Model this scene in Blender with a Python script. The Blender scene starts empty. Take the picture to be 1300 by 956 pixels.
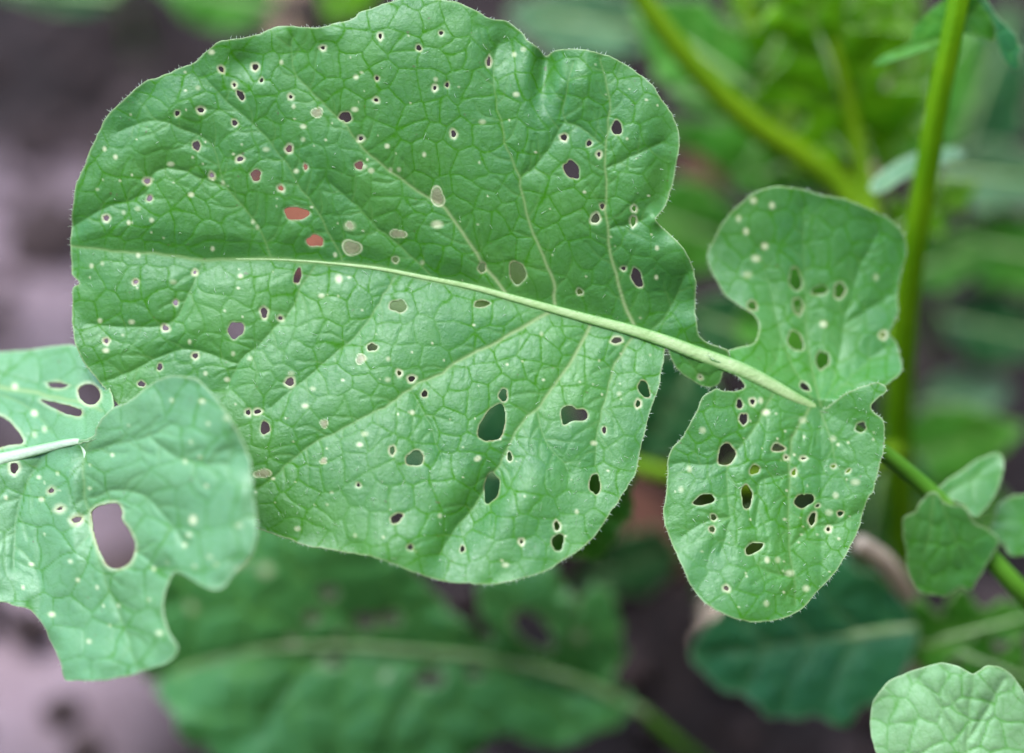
import bpy, math, random
import numpy as np
from mathutils import Vector

random.seed(7); RNG = np.random.default_rng(7)
S = bpy.context.scene
COL = S.collection

# ------------------------------------------------------------------ camera, sky, sun, exposure
PITCH = math.radians(48); FOCUS = 0.60; LENS = 80.0; LEAF_Z = 0.23
FWD = np.array([0, math.cos(PITCH), -math.sin(PITCH)])
UP = np.array([0, math.sin(PITCH), math.cos(PITCH)])
RIGHT = np.array([1.0, 0, 0])
CAM = np.array([0, 0, LEAF_Z]) - FWD * FOCUS
cd = bpy.data.cameras.new('camera'); cam = bpy.data.objects.new('camera', cd); COL.objects.link(cam)
cam.location = CAM; cam.rotation_euler = (math.pi / 2 - PITCH, 0, 0)
cd.lens = LENS; cd.sensor_width = 36; cd.sensor_fit = 'HORIZONTAL'
cd.clip_start = 0.02; cd.clip_end = 500
cd.dof.use_dof = True; cd.dof.focus_distance = FOCUS - 0.006; cd.dof.aperture_fstop = 2.2; cd.dof.aperture_blades = 9
S.camera = cam

SUN_EL, SUN_AZ = math.radians(76), math.radians(-50)      # azimuth from +Y towards +X
w = bpy.data.worlds.new('World'); S.world = w; w.use_nodes = True
wn = w.node_tree; bgn = wn.nodes['Background']
sky = wn.nodes.new('ShaderNodeTexSky'); sky.sky_type = 'NISHITA'; sky.sun_disc = False
sky.sun_elevation = SUN_EL; sky.sun_rotation = SUN_AZ
sky.air_density = 1.0; sky.dust_density = 1.0; sky.ozone_density = 1.0
wn.links.new(sky.outputs[0], bgn.inputs['Color']); bgn.inputs['Strength'].default_value = 0.15
sd = bpy.data.lights.new('sun', 'SUN'); sun = bpy.data.objects.new('sun', sd); COL.objects.link(sun)
sd.energy = 1.4; sd.angle = math.radians(40); sd.color = (1, 0.985, 0.96)
sdir = Vector((math.sin(SUN_AZ) * math.cos(SUN_EL), math.cos(SUN_AZ) * math.cos(SUN_EL), math.sin(SUN_EL)))
sun.rotation_euler = sdir.to_track_quat('Z', 'Y').to_euler()
S.view_settings.view_transform = 'Standard'; S.view_settings.look = 'None'
S.view_settings.exposure = 2.25; S.view_settings.gamma = 1.0
S.render.engine = 'CYCLES'
S.cycles.use_denoising = True

# ------------------------------------------------------------------ pixel <-> place
K = 36.0 / LENS / 1300.0           # tangent per photo pixel
PX = FOCUS * K                     # metres per photo pixel on the focus plane
def at(px, py, h):
    """photo pixel + height h (in focus-plane pixels towards the viewer, negative = behind) -> world"""
    px = np.asarray(px, float); py = np.asarray(py, float); h = np.asarray(h, float)
    d = FOCUS - h * PX
    x = (px - 650) * K; y = -(py - 478) * K
    return CAM + d[..., None] * (FWD + x[..., None] * RIGHT + y[..., None] * UP)
def ground_h(px, py, z=0.0):
    y = -(py - 478) * K
    dz = FWD[2] + y * UP[2]
    d = (z - CAM[2]) / dz
    return (FOCUS - d) / PX
def ground_at(px, py, z=0.0): return at(px, py, ground_h(px, py, z))

# ------------------------------------------------------------------ numpy tools
def hash2(i, j, seed):
    n = (i.astype(np.int64) * 374761393 + j.astype(np.int64) * 668265263 + seed * 1274126177) & 0x7fffffff
    n = ((n ^ (n >> 13)) * 1274126177) & 0x7fffffff
    return ((n ^ (n >> 16)) & 0xffff) / 65535.0
def vnoise(x, y, seed=0):
    i = np.floor(x); j = np.floor(y); fx = x - i; fy = y - j
    fx = fx * fx * fx * (fx * (fx * 6 - 15) + 10); fy = fy * fy * fy * (fy * (fy * 6 - 15) + 10)
    a = hash2(i, j, seed); b = hash2(i + 1, j, seed); c = hash2(i, j + 1, seed); d = hash2(i + 1, j + 1, seed)
    return (a + (b - a) * fx) * (1 - fy) + (c + (d - c) * fx) * fy
def fbm(x, y, seed=0, o=3):
    r = 0; a = 1; t = 0
    for k in range(o):
        r = r + a * (vnoise(x * 2 ** k + 17.3 * k, y * 2 ** k - 9.1 * k, seed + k) * 2 - 1); t += a; a *= .5
    return r / t
def worley(x, y, s, seed, jit=0.85):
    gx = x / s; gy = y / s; i = np.floor(gx); j = np.floor(gy)
    f1 = np.full(x.shape, 9.0); f2 = np.full(x.shape, 9.0); cid = np.zeros(x.shape)
    for di in (-1, 0, 1):
        for dj in (-1, 0, 1):
            ci = i + di; cj = j + dj
            qx = ci + .5 + (hash2(ci, cj, seed) - .5) * jit + .25 * (cj % 2) ; qy = cj + .5 + (hash2(ci, cj, seed + 5) - .5) * jit
            d = np.hypot(gx - qx, gy - qy)
            m = d < f1
            f2 = np.where(m, f1, np.minimum(f2, d)); cid = np.where(m, hash2(ci, cj, seed + 9), cid); f1 = np.where(m, d, f1)
    return (f2 - f1) * s * .5, cid
def catmull(P, n=6, closed=False):
    P = np.asarray(P, float); N = len(P); out = []
    segs = N if closed else N - 1
    t = np.linspace(0, 1, n, endpoint=False)[:, None]
    for k in range(segs):
        if closed: a, b, c, d = P[(k - 1) % N], P[k], P[(k + 1) % N], P[(k + 2) % N]
        else: a, b, c, d = P[max(k - 1, 0)], P[k], P[k + 1], P[min(k + 2, N - 1)]
        out.append(.5 * ((2 * b) + (c - a) * t + (2 * a - 5 * b + 4 * c - d) * t ** 2 + (3 * b - a - 3 * c + d) * t ** 3))
    if not closed: out.append(P[-1:])
    return np.vstack(out)
def poly_sdf(X, Y, P):
    """signed distance, positive inside"""
    A = P; B = np.roll(P, -1, 0)
    shp = X.shape; x = X.ravel(); y = Y.ravel()
    d2 = np.full(x.shape, 1e12); ins = np.zeros(x.shape, bool)
    for (ax, ay), (bx, by) in zip(A, B):
        ex, ey = bx - ax, by - ay; L = ex * ex + ey * ey + 1e-9
        t = np.clip(((x - ax) * ex + (y - ay) * ey) / L, 0, 1)
        d2 = np.minimum(d2, (x - ax - t * ex) ** 2 + (y - ay - t * ey) ** 2)
        if ay != by:
            c = ((ay > y) != (by > y)) & (x < ex * (y - ay) / ey + ax)
            ins ^= c
    d = np.sqrt(d2)
    return np.where(ins, d, -d).reshape(shp)

# ------------------------------------------------------------------ objects
def link(o, parent=None):
    COL.objects.link(o)
    if parent is not None: o.parent = parent
    return o
def tag(o, label=None, cat=None, group=None, kind=None):
    if label: o['label'] = label
    if cat: o['category'] = cat
    if group: o['group'] = group
    if kind: o['kind'] = kind
    return o
def empty(name, loc, label, cat, group=None):
    e = bpy.data.objects.new(name, None); e.location = Vector(loc); e.empty_display_size = .01
    COL.objects.link(e); tag(e, label, cat, group); return e
ORIGIN = {}
def world_origin(o):
    v = np.zeros(3)
    while o is not None:
        v = v + np.array(o.location); o = o.parent
    return v
def mesh_obj(name, V, F, mat, parent=None, attrs=None, smooth=True, solid=0):
    """F: list/array of quads (n,4), or list of index lists"""
    org = world_origin(parent) if parent is not None else np.zeros(3)
    V = np.asarray(V, float) - org
    me = bpy.data.meshes.new(name)
    if isinstance(F, list) and any(isinstance(f, np.ndarray) and f.ndim == 2 for f in F):
        arrs = [f for f in F if len(f)]
    elif isinstance(F, np.ndarray): arrs = [F]
    else: arrs = None
    if arrs is None:
        me.from_pydata([tuple(v) for v in V], [], [tuple(f) for f in F])
    else:
        me.vertices.add(len(V)); me.vertices.foreach_set('co', V.ravel())
        nl = sum(a.size for a in arrs); nf = sum(len(a) for a in arrs)
        me.loops.add(nl); me.polygons.add(nf)
        me.loops.foreach_set('vertex_index', np.concatenate([a.ravel() for a in arrs]).astype(np.int32))
        tot = np.concatenate([np.full(len(a), a.shape[1]) for a in arrs])
        st = np.concatenate([[0], np.cumsum(tot)[:-1]])
        me.polygons.foreach_set('loop_start', st.astype(np.int32))
    me.update(calc_edges=True); me.validate()
    if attrs:
        for k, a in attrs.items():
            at_ = me.attributes.new(k, 'FLOAT', 'POINT'); at_.data.foreach_set('value', np.asarray(a, np.float32))
    if smooth: me.polygons.foreach_set('use_smooth', np.ones(len(me.polygons), bool))
    me.materials.append(mat)
    o = bpy.data.objects.new(name, me); link(o, parent)
    if solid:
        m = o.modifiers.new('thickness', 'SOLIDIFY'); m.thickness = solid; m.offset = -1 ; m.use_even_offset = False
    return o

# ------------------------------------------------------------------ materials
def nt(name):
    m = bpy.data.materials.new(name); m.use_nodes = True
    n = m.node_tree; n.nodes.clear(); return m, n
def N(n, t, **kw):
    x = n.nodes.new(t)
    for k, v in kw.items(): setattr(x, k, v)
    return x
def mixc(n, fac, a, b, blend='MIX'):
    x = N(n, 'ShaderNodeMix', data_type='RGBA', blend_type=blend)
    for sock, v in ((x.inputs[0], fac), (x.inputs[6], a), (x.inputs[7], b)):
        if isinstance(v, (int, float)): sock.default_value = v
        elif isinstance(v, tuple): sock.default_value = (*v, 1)
        else: n.links.new(v, sock)
    return x.outputs[2]
def ramp(n, fac, lo, hi):
    x = N(n, 'ShaderNodeMapRange', clamp=True); n.links.new(fac, x.inputs[0])
    x.inputs[1].default_value = lo; x.inputs[2].default_value = hi; return x.outputs[0]
def mul(n, a, k):
    x = N(n, 'ShaderNodeMath', operation='MULTIPLY'); n.links.new(a, x.inputs[0]); x.inputs[1].default_value = k; return x.outputs[0]
def noise(n, scale, detail=3, rough=.55):
    tc = N(n, 'ShaderNodeNewGeometry'); x = N(n, 'ShaderNodeTexNoise'); n.links.new(tc.outputs['Position'], x.inputs['Vector'])
    x.inputs['Scale'].default_value = scale; x.inputs['Detail'].default_value = detail; x.inputs['Roughness'].default_value = rough
    return x.outputs[0]
def attr(n, name):
    a = N(n, 'ShaderNodeAttribute', attribute_name=name); return a.outputs['Fac']

def leaf_material(name, base, alt, vein, pale, rough=.40, trans=.22, spec=.42, back=None):
    m, n = nt(name); L = n.links
    out = N(n, 'ShaderNodeOutputMaterial'); p = N(n, 'ShaderNodeBsdfPrincipled'); tr = N(n, 'ShaderNodeBsdfTranslucent'); mx = N(n, 'ShaderNodeMixShader')
    c = mixc(n, ramp(n, noise(n, 38, 3), .35, .68), base, alt)
    tone = attr(n, 'tone')
    c = mixc(n, mul(n, tone, .45), c, alt)
    sp = ramp(n, noise(n, 2600, 2), .5, .8)
    c = mixc(n, mul(n, sp, .22), c, vein)
    sd_ = ramp(n, noise(n, 900, 3), .52, .8)
    c = mixc(n, mul(n, sd_, .25), c, tuple(x * .55 for x in base))
    c = mixc(n, attr(n, 'vein'), c, vein)
    c = mixc(n, attr(n, 'rib'), c, tuple(.45 * a + .55 * b for a, b in zip(vein, pale)))
    c = mixc(n, attr(n, 'pale'), c, pale)
    c = mixc(n, attr(n, 'skin'), c, (.27, .26, .15))
    c = mixc(n, attr(n, 'dead'), c, (.20, .14, .06))
    c = mixc(n, mul(n, ramp(n, noise(n, 420, 2), .735, .76), .55), c, (.09, .07, .035))
    if back is not None:
        g = N(n, 'ShaderNodeNewGeometry'); c = mixc(n, g.outputs['Backfacing'], c, back)
    L.new(c, p.inputs['Base Color'])
    r = N(n, 'ShaderNodeMapRange'); L.new(noise(n, 700, 2), r.inputs[0]); r.inputs[1].default_value = .3; r.inputs[2].default_value = .7
    r.inputs[3].default_value = rough - .07; r.inputs[4].default_value = rough + .12
    L.new(r.outputs[0], p.inputs['Roughness']); sv = N(n, 'ShaderNodeMath', operation='MULTIPLY_ADD'); L.new(attr(n, 'vein'), sv.inputs[0]); sv.inputs[1].default_value = -spec; sv.inputs[2].default_value = spec; L.new(sv.outputs[0], p.inputs['Specular IOR Level'])
    b1 = N(n, 'ShaderNodeBump'); L.new(noise(n, 1500, 3, .65), b1.inputs['Height']); b1.inputs['Strength'].default_value = .4; b1.inputs['Distance'].default_value = .00035
    L.new(b1.outputs[0], p.inputs['Normal']); p.inputs['Specular Tint'].default_value = (.84, .96, 1, 1)
    tc = mixc(n, .5, c, (.20, .50, .005)); L.new(tc, tr.inputs['Color'])
    mx.inputs[0].default_value = trans
    L.new(p.outputs[0], mx.inputs[1]); L.new(tr.outputs[0], mx.inputs[2]); L.new(mx.outputs[0], out.inputs[0])
    return m
def plain_material(name, a, b, scale, rough=.6, bump=0, bscale=None, spec=.4, trans=0):
    m, n = nt(name); L = n.links
    out = N(n, 'ShaderNodeOutputMaterial'); p = N(n, 'ShaderNodeBsdfPrincipled')
    c = mixc(n, ramp(n, noise(n, scale, 4), .35, .65), a, b); L.new(c, p.inputs['Base Color'])
    p.inputs['Roughness'].default_value = rough; p.inputs['Specular IOR Level'].default_value = spec
    if bump:
        bm = N(n, 'ShaderNodeBump'); L.new(noise(n, bscale or scale * 4, 4), bm.inputs['Height']); bm.inputs['Strength'].default_value = .7; bm.inputs['Distance'].default_value = bump
        L.new(bm.outputs[0], p.inputs['Normal'])
    if trans:
        tr = N(n, 'ShaderNodeBsdfTranslucent'); mx = N(n, 'ShaderNodeMixShader'); L.new(c, tr.inputs['Color']); mx.inputs[0].default_value = trans
        L.new(p.outputs[0], mx.inputs[1]); L.new(tr.outputs[0], mx.inputs[2]); L.new(mx.outputs[0], out.inputs[0])
    else: L.new(p.outputs[0], out.inputs[0])
    return m
M = {}
PALE = (.54, .58, .34)
M['leaf'] = leaf_material('radish_leaf_green', (.034, .150, .027), (.062, .203, .030), (.036, .158, .006), PALE, rough=.43, spec=.6, trans=.28)
M['front'] = leaf_material('pale_leaf_green', (.072, .200, .072), (.105, .250, .096), (.040, .160, .020), PALE, rough=.42, spec=.6)
M['mid'] = leaf_material('mid_leaf_green', (.024, .140, .009), (.048, .205, .013), (.100, .260, .030), PALE, rough=.5, trans=.3, spec=.2)
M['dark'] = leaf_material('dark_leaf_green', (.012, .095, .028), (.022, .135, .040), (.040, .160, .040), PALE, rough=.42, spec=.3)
M['bright'] = leaf_material('young_leaf_green', (.036, .165, .001), (.075, .230, .002), (.140, .300, .006), PALE, rough=.55, trans=.3, spec=.1)
M['low'] = leaf_material('low_leaf_green', (.038, .180, .034), (.064, .240, .054), (.150, .380, .075), PALE, rough=.42, trans=.3, spec=.45)
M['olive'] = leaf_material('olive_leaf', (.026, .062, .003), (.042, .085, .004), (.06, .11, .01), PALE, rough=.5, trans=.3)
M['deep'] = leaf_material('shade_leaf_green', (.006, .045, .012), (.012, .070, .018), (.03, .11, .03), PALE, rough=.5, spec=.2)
M['grey'] = leaf_material('greyish_leaf_green', (.062, .150, .066), (.095, .200, .098), (.110, .230, .085), PALE, rough=.5, spec=.35)
M['tip'] = leaf_material('pale_underside_green', (.130, .270, .110), (.180, .330, .150), (.070, .220, .040), (.5, .58, .35), rough=.5)
def rib_material(name, ca, cb, cside):
    m, n = nt(name); L = n.links
    out = N(n, 'ShaderNodeOutputMaterial'); p = N(n, 'ShaderNodeBsdfPrincipled')
    c = mixc(n, ramp(n, noise(n, 160, 4), .35, .65), ca, cb)
    c = mixc(n, ramp(n, attr(n, 'side'), .45, 1.0), c, cside); L.new(c, p.inputs['Base Color'])
    p.inputs['Roughness'].default_value = .45
    b = N(n, 'ShaderNodeBump'); L.new(noise(n, 900, 4), b.inputs['Height']); b.inputs['Strength'].default_value = .7; b.inputs['Distance'].default_value = .0003
    L.new(b.outputs[0], p.inputs['Normal']); L.new(p.outputs[0], out.inputs[0]); return m
M['rib'] = rib_material('midrib_pale_green', (.19, .31, .10), (.28, .39, .17), (.06, .20, .025))
M['ribwhite'] = rib_material('midrib_white_green', (.30, .41, .27), (.40, .50, .36), (.10, .25, .07))
M['stem'] = plain_material('stem_green', (.068, .180, .001), (.100, .225, .002), 60, .5, .0003, 700, .1)
M['stalk'] = plain_material('stalk_olive', (.070, .150, .002), (.105, .195, .003), 40, .5, .0003, 500, .1)
M['darkstalk'] = plain_material('stalk_dark_green', (.045, .15, .008), (.07, .20, .012), 40, .5, .0003, 500, .25)
M['oldstalk'] = plain_material('old_stalk_pinkish', (.34, .25, .17), (.42, .33, .24), 40, .6, .0004, 300, .3)
M['hair'] = plain_material('leaf_hair', (.55, .66, .50), (.70, .78, .64), 50, .5, 0, None, .4, trans=.4)
M['twig'] = plain_material('twig_brown', (.30, .19, .12), (.42, .28, .18), 60, .8, .0008, 200, .2)
M['rust'] = plain_material('dead_leaf_rust', (.13, .040, .020), (.20, .068, .032), 50, .7, .0008, 200, .2, trans=.15)
M['brown'] = plain_material('dead_leaf_brown', (.07, .028, .018), (.11, .045, .028), 50, .8, .0008, 200, .2)
M['clod'] = plain_material('soil_clod', (.014, .009, .0085), (.055, .038, .036), 60, .95, .002, 250, .15)
M['stone'] = plain_material('pebble_grey', (.20, .17, .18), (.32, .28, .30), 60, .8, .001, 250, .3)
def soil_material():
    m, n = nt('garden_soil'); L = n.links
    out = N(n, 'ShaderNodeOutputMaterial'); p = N(n, 'ShaderNodeBsdfPrincipled')
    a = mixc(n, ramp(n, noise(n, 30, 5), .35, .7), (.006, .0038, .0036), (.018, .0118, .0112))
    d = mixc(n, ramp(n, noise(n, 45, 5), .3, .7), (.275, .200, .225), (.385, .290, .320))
    c = mixc(n, attr(n, 'dry'), a, d); L.new(c, p.inputs['Base Color']); p.inputs['Roughness'].default_value = .92; p.inputs['Specular IOR Level'].default_value = .2  # mask mixes random soil dryness with painted light and shade
    b = N(n, 'ShaderNodeBump'); L.new(noise(n, 180, 6, .65), b.inputs['Height']); b.inputs['Distance'].default_value = .004; b.inputs['Strength'].default_value = .8
    L.new(b.outputs[0], p.inputs['Normal']); L.new(p.outputs[0], out.inputs[0]); return m
M['soil'] = soil_material()

# ------------------------------------------------------------------ shape builders
def tube(name, pts, radii, mat, parent, seg=12, sub=8, flat=1.0, ridges=0.0):
    """pts: world points; radii metres"""
    P = catmull(np.asarray(pts, float), sub); R = catmull(np.asarray(radii, float)[:, None], sub)[:, 0]
    T = np.gradient(P, axis=0); T /= np.linalg.norm(T, axis=1)[:, None] + 1e-12
    ref = -FWD
    V = []
    for p, t, r in zip(P, T, R):
        b = np.cross(t, ref); b /= np.linalg.norm(b) + 1e-9; nrm = np.cross(b, t)
        for k in range(seg):
            a = 2 * math.pi * k / seg
            rr = r * (1 + ridges * math.cos(a * 5))
            V.append(p + b * math.cos(a) * rr + nrm * math.sin(a) * rr * flat)
    n = len(P); F = []
    for i in range(n - 1):
        for k in range(seg):
            F.append((i * seg + k, i * seg + (k + 1) % seg, (i + 1) * seg + (k + 1) % seg, (i + 1) * seg + k))
    V += [P[0] - T[0] * R[0] * .5, P[-1] + T[-1] * R[-1] * .8]
    a, b = n * seg, n * seg + 1
    for k in range(seg):
        F.append((a, (k + 1) % seg, k)); F.append((b, (n - 1) * seg + k, (n - 1) * seg + (k + 1) % seg))
    side = np.concatenate([np.tile(np.abs(np.cos(2 * np.pi * np.arange(seg) / seg)), n), [0, 0]])
    return mesh_obj(name, V, F, mat, parent, {'side': side})

def hair_mesh(name, B, D, Ls, parent, rad=.00006):
    """thin curved bristles: base points, unit directions, lengths"""
    V = []; F = []
    for b, d, l in zip(B, D, Ls):
        s = np.cross(d, FWD + .01); s /= np.linalg.norm(s) + 1e-9; u = np.cross(s, d)
        bend = RNG.normal(0, .25, 3) + UP * -.1
        i0 = len(V)
        for f, r in ((-.1, 1), (.5, .7)):
            q = b + d * l * f + bend * l * max(f, 0) ** 2
            for k in range(3):
                a = 2.094 * k; V.append(q + (s * math.cos(a) + u * math.sin(a)) * rad * r)
        V.append(b + d * l + bend * l)
        for k in range(3):
            k2 = (k + 1) % 3
            F.append((i0 + k, i0 + k2, i0 + 3 + k2, i0 + 3 + k)); F.append((i0 + 3 + k, i0 + 3 + k2, i0 + 6))
    o = mesh_obj(name, V, F, M['hair'], parent); o['kind'] = 'stuff'; return o

def blade(name, outline, hfun, mat, parent, cell=3.0, holes=(), spots=(), skins=(), veins=(), net=38.0, net_amp=2.0, lat_amp=7.0,
          teeth=1.0, seed=1, ruffle=6.0, wave=6.0, thick=.00035, smooth_out=True, edge_hair=0, face_hair=0, hair_zone=None, rimw=2.6, pale_edge=.4, calm=None):
    P = catmull(outline, 5, True) if smooth_out else np.asarray(outline, float)
    x0, y0 = P.min(0) - 2 * cell; x1, y1 = P.max(0) + 2 * cell
    xs = np.arange(x0, x1 + cell, cell); ys = np.arange(y0, y1 + cell, cell)
    X, Y = np.meshgrid(xs, ys)
    sd0 = poly_sdf(X, Y, P)
    sd = sd0 + teeth * fbm(X / 9, Y / 9, seed + 40, 2) + teeth * 1.3 * fbm(X / 26, Y / 26, seed + 41, 1)
    # real holes
    hd = np.full(X.shape, 60.0); big = np.ones(X.shape); paleS = np.zeros(X.shape)
    def win(cx, cy, r):
        i0 = max(int((cx - r - x0) / cell), 0); i1 = int((cx + r - x0) / cell) + 2
        j0 = max(int((cy - r - y0) / cell), 0); j1 = int((cy + r - y0) / cell) + 2
        return (slice(j0, j1), slice(i0, i1))
    for k, h in enumerate(holes):
        if len(h) > 6:
            HP = catmull(np.array(h, float).reshape(-1, 2), 4, True); c = HP.mean(0); r = np.abs(HP - c).max() + 25
            s = win(c[0], c[1], r)
            if X[s].size == 0: continue
            d = -poly_sdf(X[s], Y[s], HP)
            d = d + .8 * fbm(X[s] / 7, Y[s] / 7, seed + k, 2)
        else:
            cx, cy, rx = h[:3]; ry = h[3] if len(h) > 3 else rx; q_ = .78 if max(rx, ry) < 5.6 else .95; rx *= q_; ry *= q_; an = math.radians(h[4]) if len(h) > 4 else 0
            s = win(cx, cy, max(rx, ry) + 25)
            if X[s].size == 0: continue
            dx = X[s] - cx; dy = Y[s] - cy
            u = (dx * math.cos(an) + dy * math.sin(an)) / rx; v = (-dx * math.sin(an) + dy * math.cos(an)) / ry
            q = np.sqrt(u * u + v * v) + 1e-6
            th = np.arctan2(v, u)
            q = q / (1 + .10 * np.sin(2 * th + k * 1.7) + .08 * np.sin(3 * th + k * 2.9) + .05 * np.sin(5 * th + k))
            d = (q - 1) * np.minimum(np.sqrt(dx * dx + dy * dy) / q, max(rx, ry))
        sz = 9 if len(h) > 6 else max(rx, ry); k_ = np.clip(1.15 - .055 * sz, .5, 1) * (.75 + .25 * math.sin(k * 2.3))
        big[s] = np.where(d < hd[s], k_, big[s]); hd[s] = np.minimum(hd[s], d)
    skin = np.zeros(X.shape)
    for k, h in enumerate(skins):
        s = win(h[0], h[1], max(h[2:4]) * 2)
        th = np.arctan2(Y[s] - h[1], X[s] - h[0]); q = np.hypot((X[s] - h[0]) / h[2], (Y[s] - h[1]) / h[3]) / (1 + .12 * np.sin(2 * th + k) + .08 * np.sin(3 * th + 2 * k))
        skin[s] = np.maximum(skin[s], np.clip((1.0 - q) * 5, 0, .85)); paleS[s] = np.maximum(paleS[s], np.clip(1 - np.abs(q - 1.08) * 6, 0, .8))
    for k, h in enumerate(spots):
        cx, cy = h[:2]; r = h[2] if len(h) > 2 else 3.2
        s = win(cx, cy, r * 3)
        if X[s].size == 0: continue
        q = np.hypot((X[s] - cx) * (1 + .3 * math.sin(k)), Y[s] - cy) / r
        paleS[s] = np.maximum(paleS[s], (.35 + .5 * hash2(np.array([k]), np.array([seed]), 3)[0]) * np.clip(1.5 - q * 1.1, 0, 1))
    f = np.minimum(sd, hd)
    # vein network
    wx = X + 10 * fbm(X / 45, Y / 45, seed + 1, 2); wy = Y + 10 * fbm(X / 45, Y / 45, seed + 2, 2)
    e1, cid = worley(wx, wy, net, seed + 3)
    e2, cid2 = worley(wx + 3, wy * 1.05, net * .42, seed + 4)
    latd = np.full(X.shape, 1e3); brd = np.full(X.shape, 1e3); latm = np.zeros(X.shape); latg = np.zeros(X.shape)
    for v in veins:
        pts, w0, w1, st0, st1 = v[:5]
        Q = catmull(pts, 4); Q = Q + (np.stack([fbm(Q[:, 0] / 14, Q[:, 1] / 14, seed + 60, 1), fbm(Q[:, 0] / 14, Q[:, 1] / 14, seed + 61, 1)], 1)) * 2.0
        bx0, by0 = Q.min(0) - 70; bx1, by1 = Q.max(0) + 70
        i0 = max(int((bx0 - x0) / cell), 0); i1 = max(int((bx1 - x0) / cell), 0); j0 = max(int((by0 - y0) / cell), 0); j1 = max(int((by1 - y0) / cell), 0)
        s = (slice(j0, j1), slice(i0, i1)); xx = X[s]; yy = Y[s]
        if xx.size == 0: continue
        dd = np.full(xx.shape, 1e3); mm = np.zeros(xx.shape); gg = np.zeros(xx.shape); n = len(Q)
        for k in range(n - 1):
            ax, ay = Q[k]; ex, ey = Q[k + 1] - Q[k]; t = np.clip(((xx - ax) * ex + (yy - ay) * ey) / (ex * ex + ey * ey + 1e-9), 0, 1)
            d = np.hypot(xx - ax - t * ex, yy - ay - t * ey); f_ = k / n
            wd = w0 + (w1 - w0) * f_
            m = np.exp(-(d / wd) ** 2)
            mm = np.maximum(mm, m * (st0 + (st1 - st0) * f_)); gg = np.maximum(gg, np.exp(-(d / (wd * 1.7 + .8)) ** 2)); dd = np.minimum(dd, d)
        latd[s] = np.minimum(latd[s], dd) if len(v) < 6 else latd[s]; brd[s] = np.minimum(brd[s], dd); latm[s] = np.maximum(latm[s], mm); latg[s] = np.maximum(latg[s], gg)
    edge = np.clip(sd / 45, 0, 1)
    e1c = np.minimum(e1, brd)
    H = hfun(X, Y)
    H = H + wave * fbm(X / 130, Y / 130, seed + 7, 2) + ruffle * (1 - edge) * fbm(X / 48, Y / 48, seed + 8, 2)
    H = H + lat_amp * (1 - np.exp(-latd / 24)) * .8
    inner = .35 + .65 * edge
    H = H + inner * net_amp * ((1 - np.exp(-e1c / (net * .10))) * 1.15 + .28 * (1 - np.exp(-np.minimum(e2, e1c) / (net * .05))) + .7 * cid * np.clip(e1c / (net * .2), 0, 1))
    H = H - net_amp * .45 * latg + net_amp * .5 * latm
    H = H - 1.6 * np.exp(-np.abs(hd) / 3.0) * np.where(hd < 59, 1, 0) + .12 * fbm(X / 5, Y / 5, seed + 9, 2)
    if calm is not None:
        q = calm(X, Y); H0 = hfun(X, Y); H = H0 + (H - H0) * q
    # pigment
    vein = np.clip(np.exp(-(e1 / 1.1) ** 2) * .8 + np.exp(-(e2 / .8) ** 2) * .32, 0, .95) * (.35 + .65 * np.clip(fbm(X / 90, Y / 90, seed + 11, 2) + .75, 0, 1))
    vein = np.maximum(vein, np.clip(latm, 0, .9) * .9)
    rib = np.clip(latm, 0, 1) ** 2 * .8
    pale = np.maximum(paleS, np.clip(1.2 - hd / (rimw * np.where(big > .7, 1.25, .9)), 0, 1) * .95 * big)
    pale = np.maximum(pale, np.clip(1 - sd / 2.2, 0, 1) * pale_edge)
    dead = np.clip(1.1 - hd / 1.3, 0, 1) * np.clip(.35 + .9 * fbm(X / 11, Y / 11, seed + 77, 2), 0, .8)
    halo = np.clip(1 - hd / (rimw * 3.2), 0, 1) * .35
    tone = np.clip(.5 + .6 * fbm(X / 70, Y / 70, seed + 12, 3) + .45 * (cid - .5) + halo, 0, 1)
    # marching squares
    ny, nx = X.shape; ins = f > 0
    a = ins[:-1, :-1]; b = ins[:-1, 1:]; c = ins[1:, 1:]; d = ins[1:, :-1]
    cnt = a.astype(int) + b + c + d
    idx = np.arange(ny * nx).reshape(ny, nx)
    full = cnt == 4
    quads = np.stack([idx[:-1, :-1][full], idx[1:, :-1][full], idx[1:, 1:][full], idx[:-1, 1:][full]], 1)
    fr = f.ravel(); cross = {}; epts = []; polys = {3: [], 4: [], 5: [], 6: []}
    base = ny * nx
    jj, ii = np.nonzero((cnt > 0) & (cnt < 4))
    for j, i in zip(jj.tolist(), ii.tolist()):
        ring = (j * nx + i, (j + 1) * nx + i, (j + 1) * nx + i + 1, j * nx + i + 1); out = []
        for k in range(4):
            p, q = ring[k], ring[(k + 1) & 3]; fp, fq = fr[p], fr[q]
            if fp > 0: out.append(p)
            if (fp > 0) != (fq > 0):
                key = (p, q) if p < q else (q, p)
                v = cross.get(key)
                if v is None:
                    t = fr[key[0]] / (fr[key[0]] - fr[key[1]]); t = min(max(t, .02), .98)
                    v = base + len(epts); cross[key] = v; epts.append((key[0], key[1], t))
                out.append(v)
        if len(out) >= 3: polys[len(out)].append(out)
    E = np.array(epts) if epts else np.zeros((0, 3)); ia = E[:, 0].astype(int); ib = E[:, 1].astype(int); tt = E[:, 2]
    def allv(A):
        r = A.ravel(); return np.concatenate([r, r[ia] * (1 - tt) + r[ib] * tt])
    AX, AY, AH = allv(X), allv(Y), allv(H)
    faces = [quads] + [np.array(v) for v in polys.values() if v]
    used = np.zeros(len(AX), bool)
    for q in faces: used[q.ravel()] = True
    remap = np.cumsum(used) - 1
    faces = [remap[q] for q in faces]
    W = at(AX[used], AY[used], AH[used])
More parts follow.
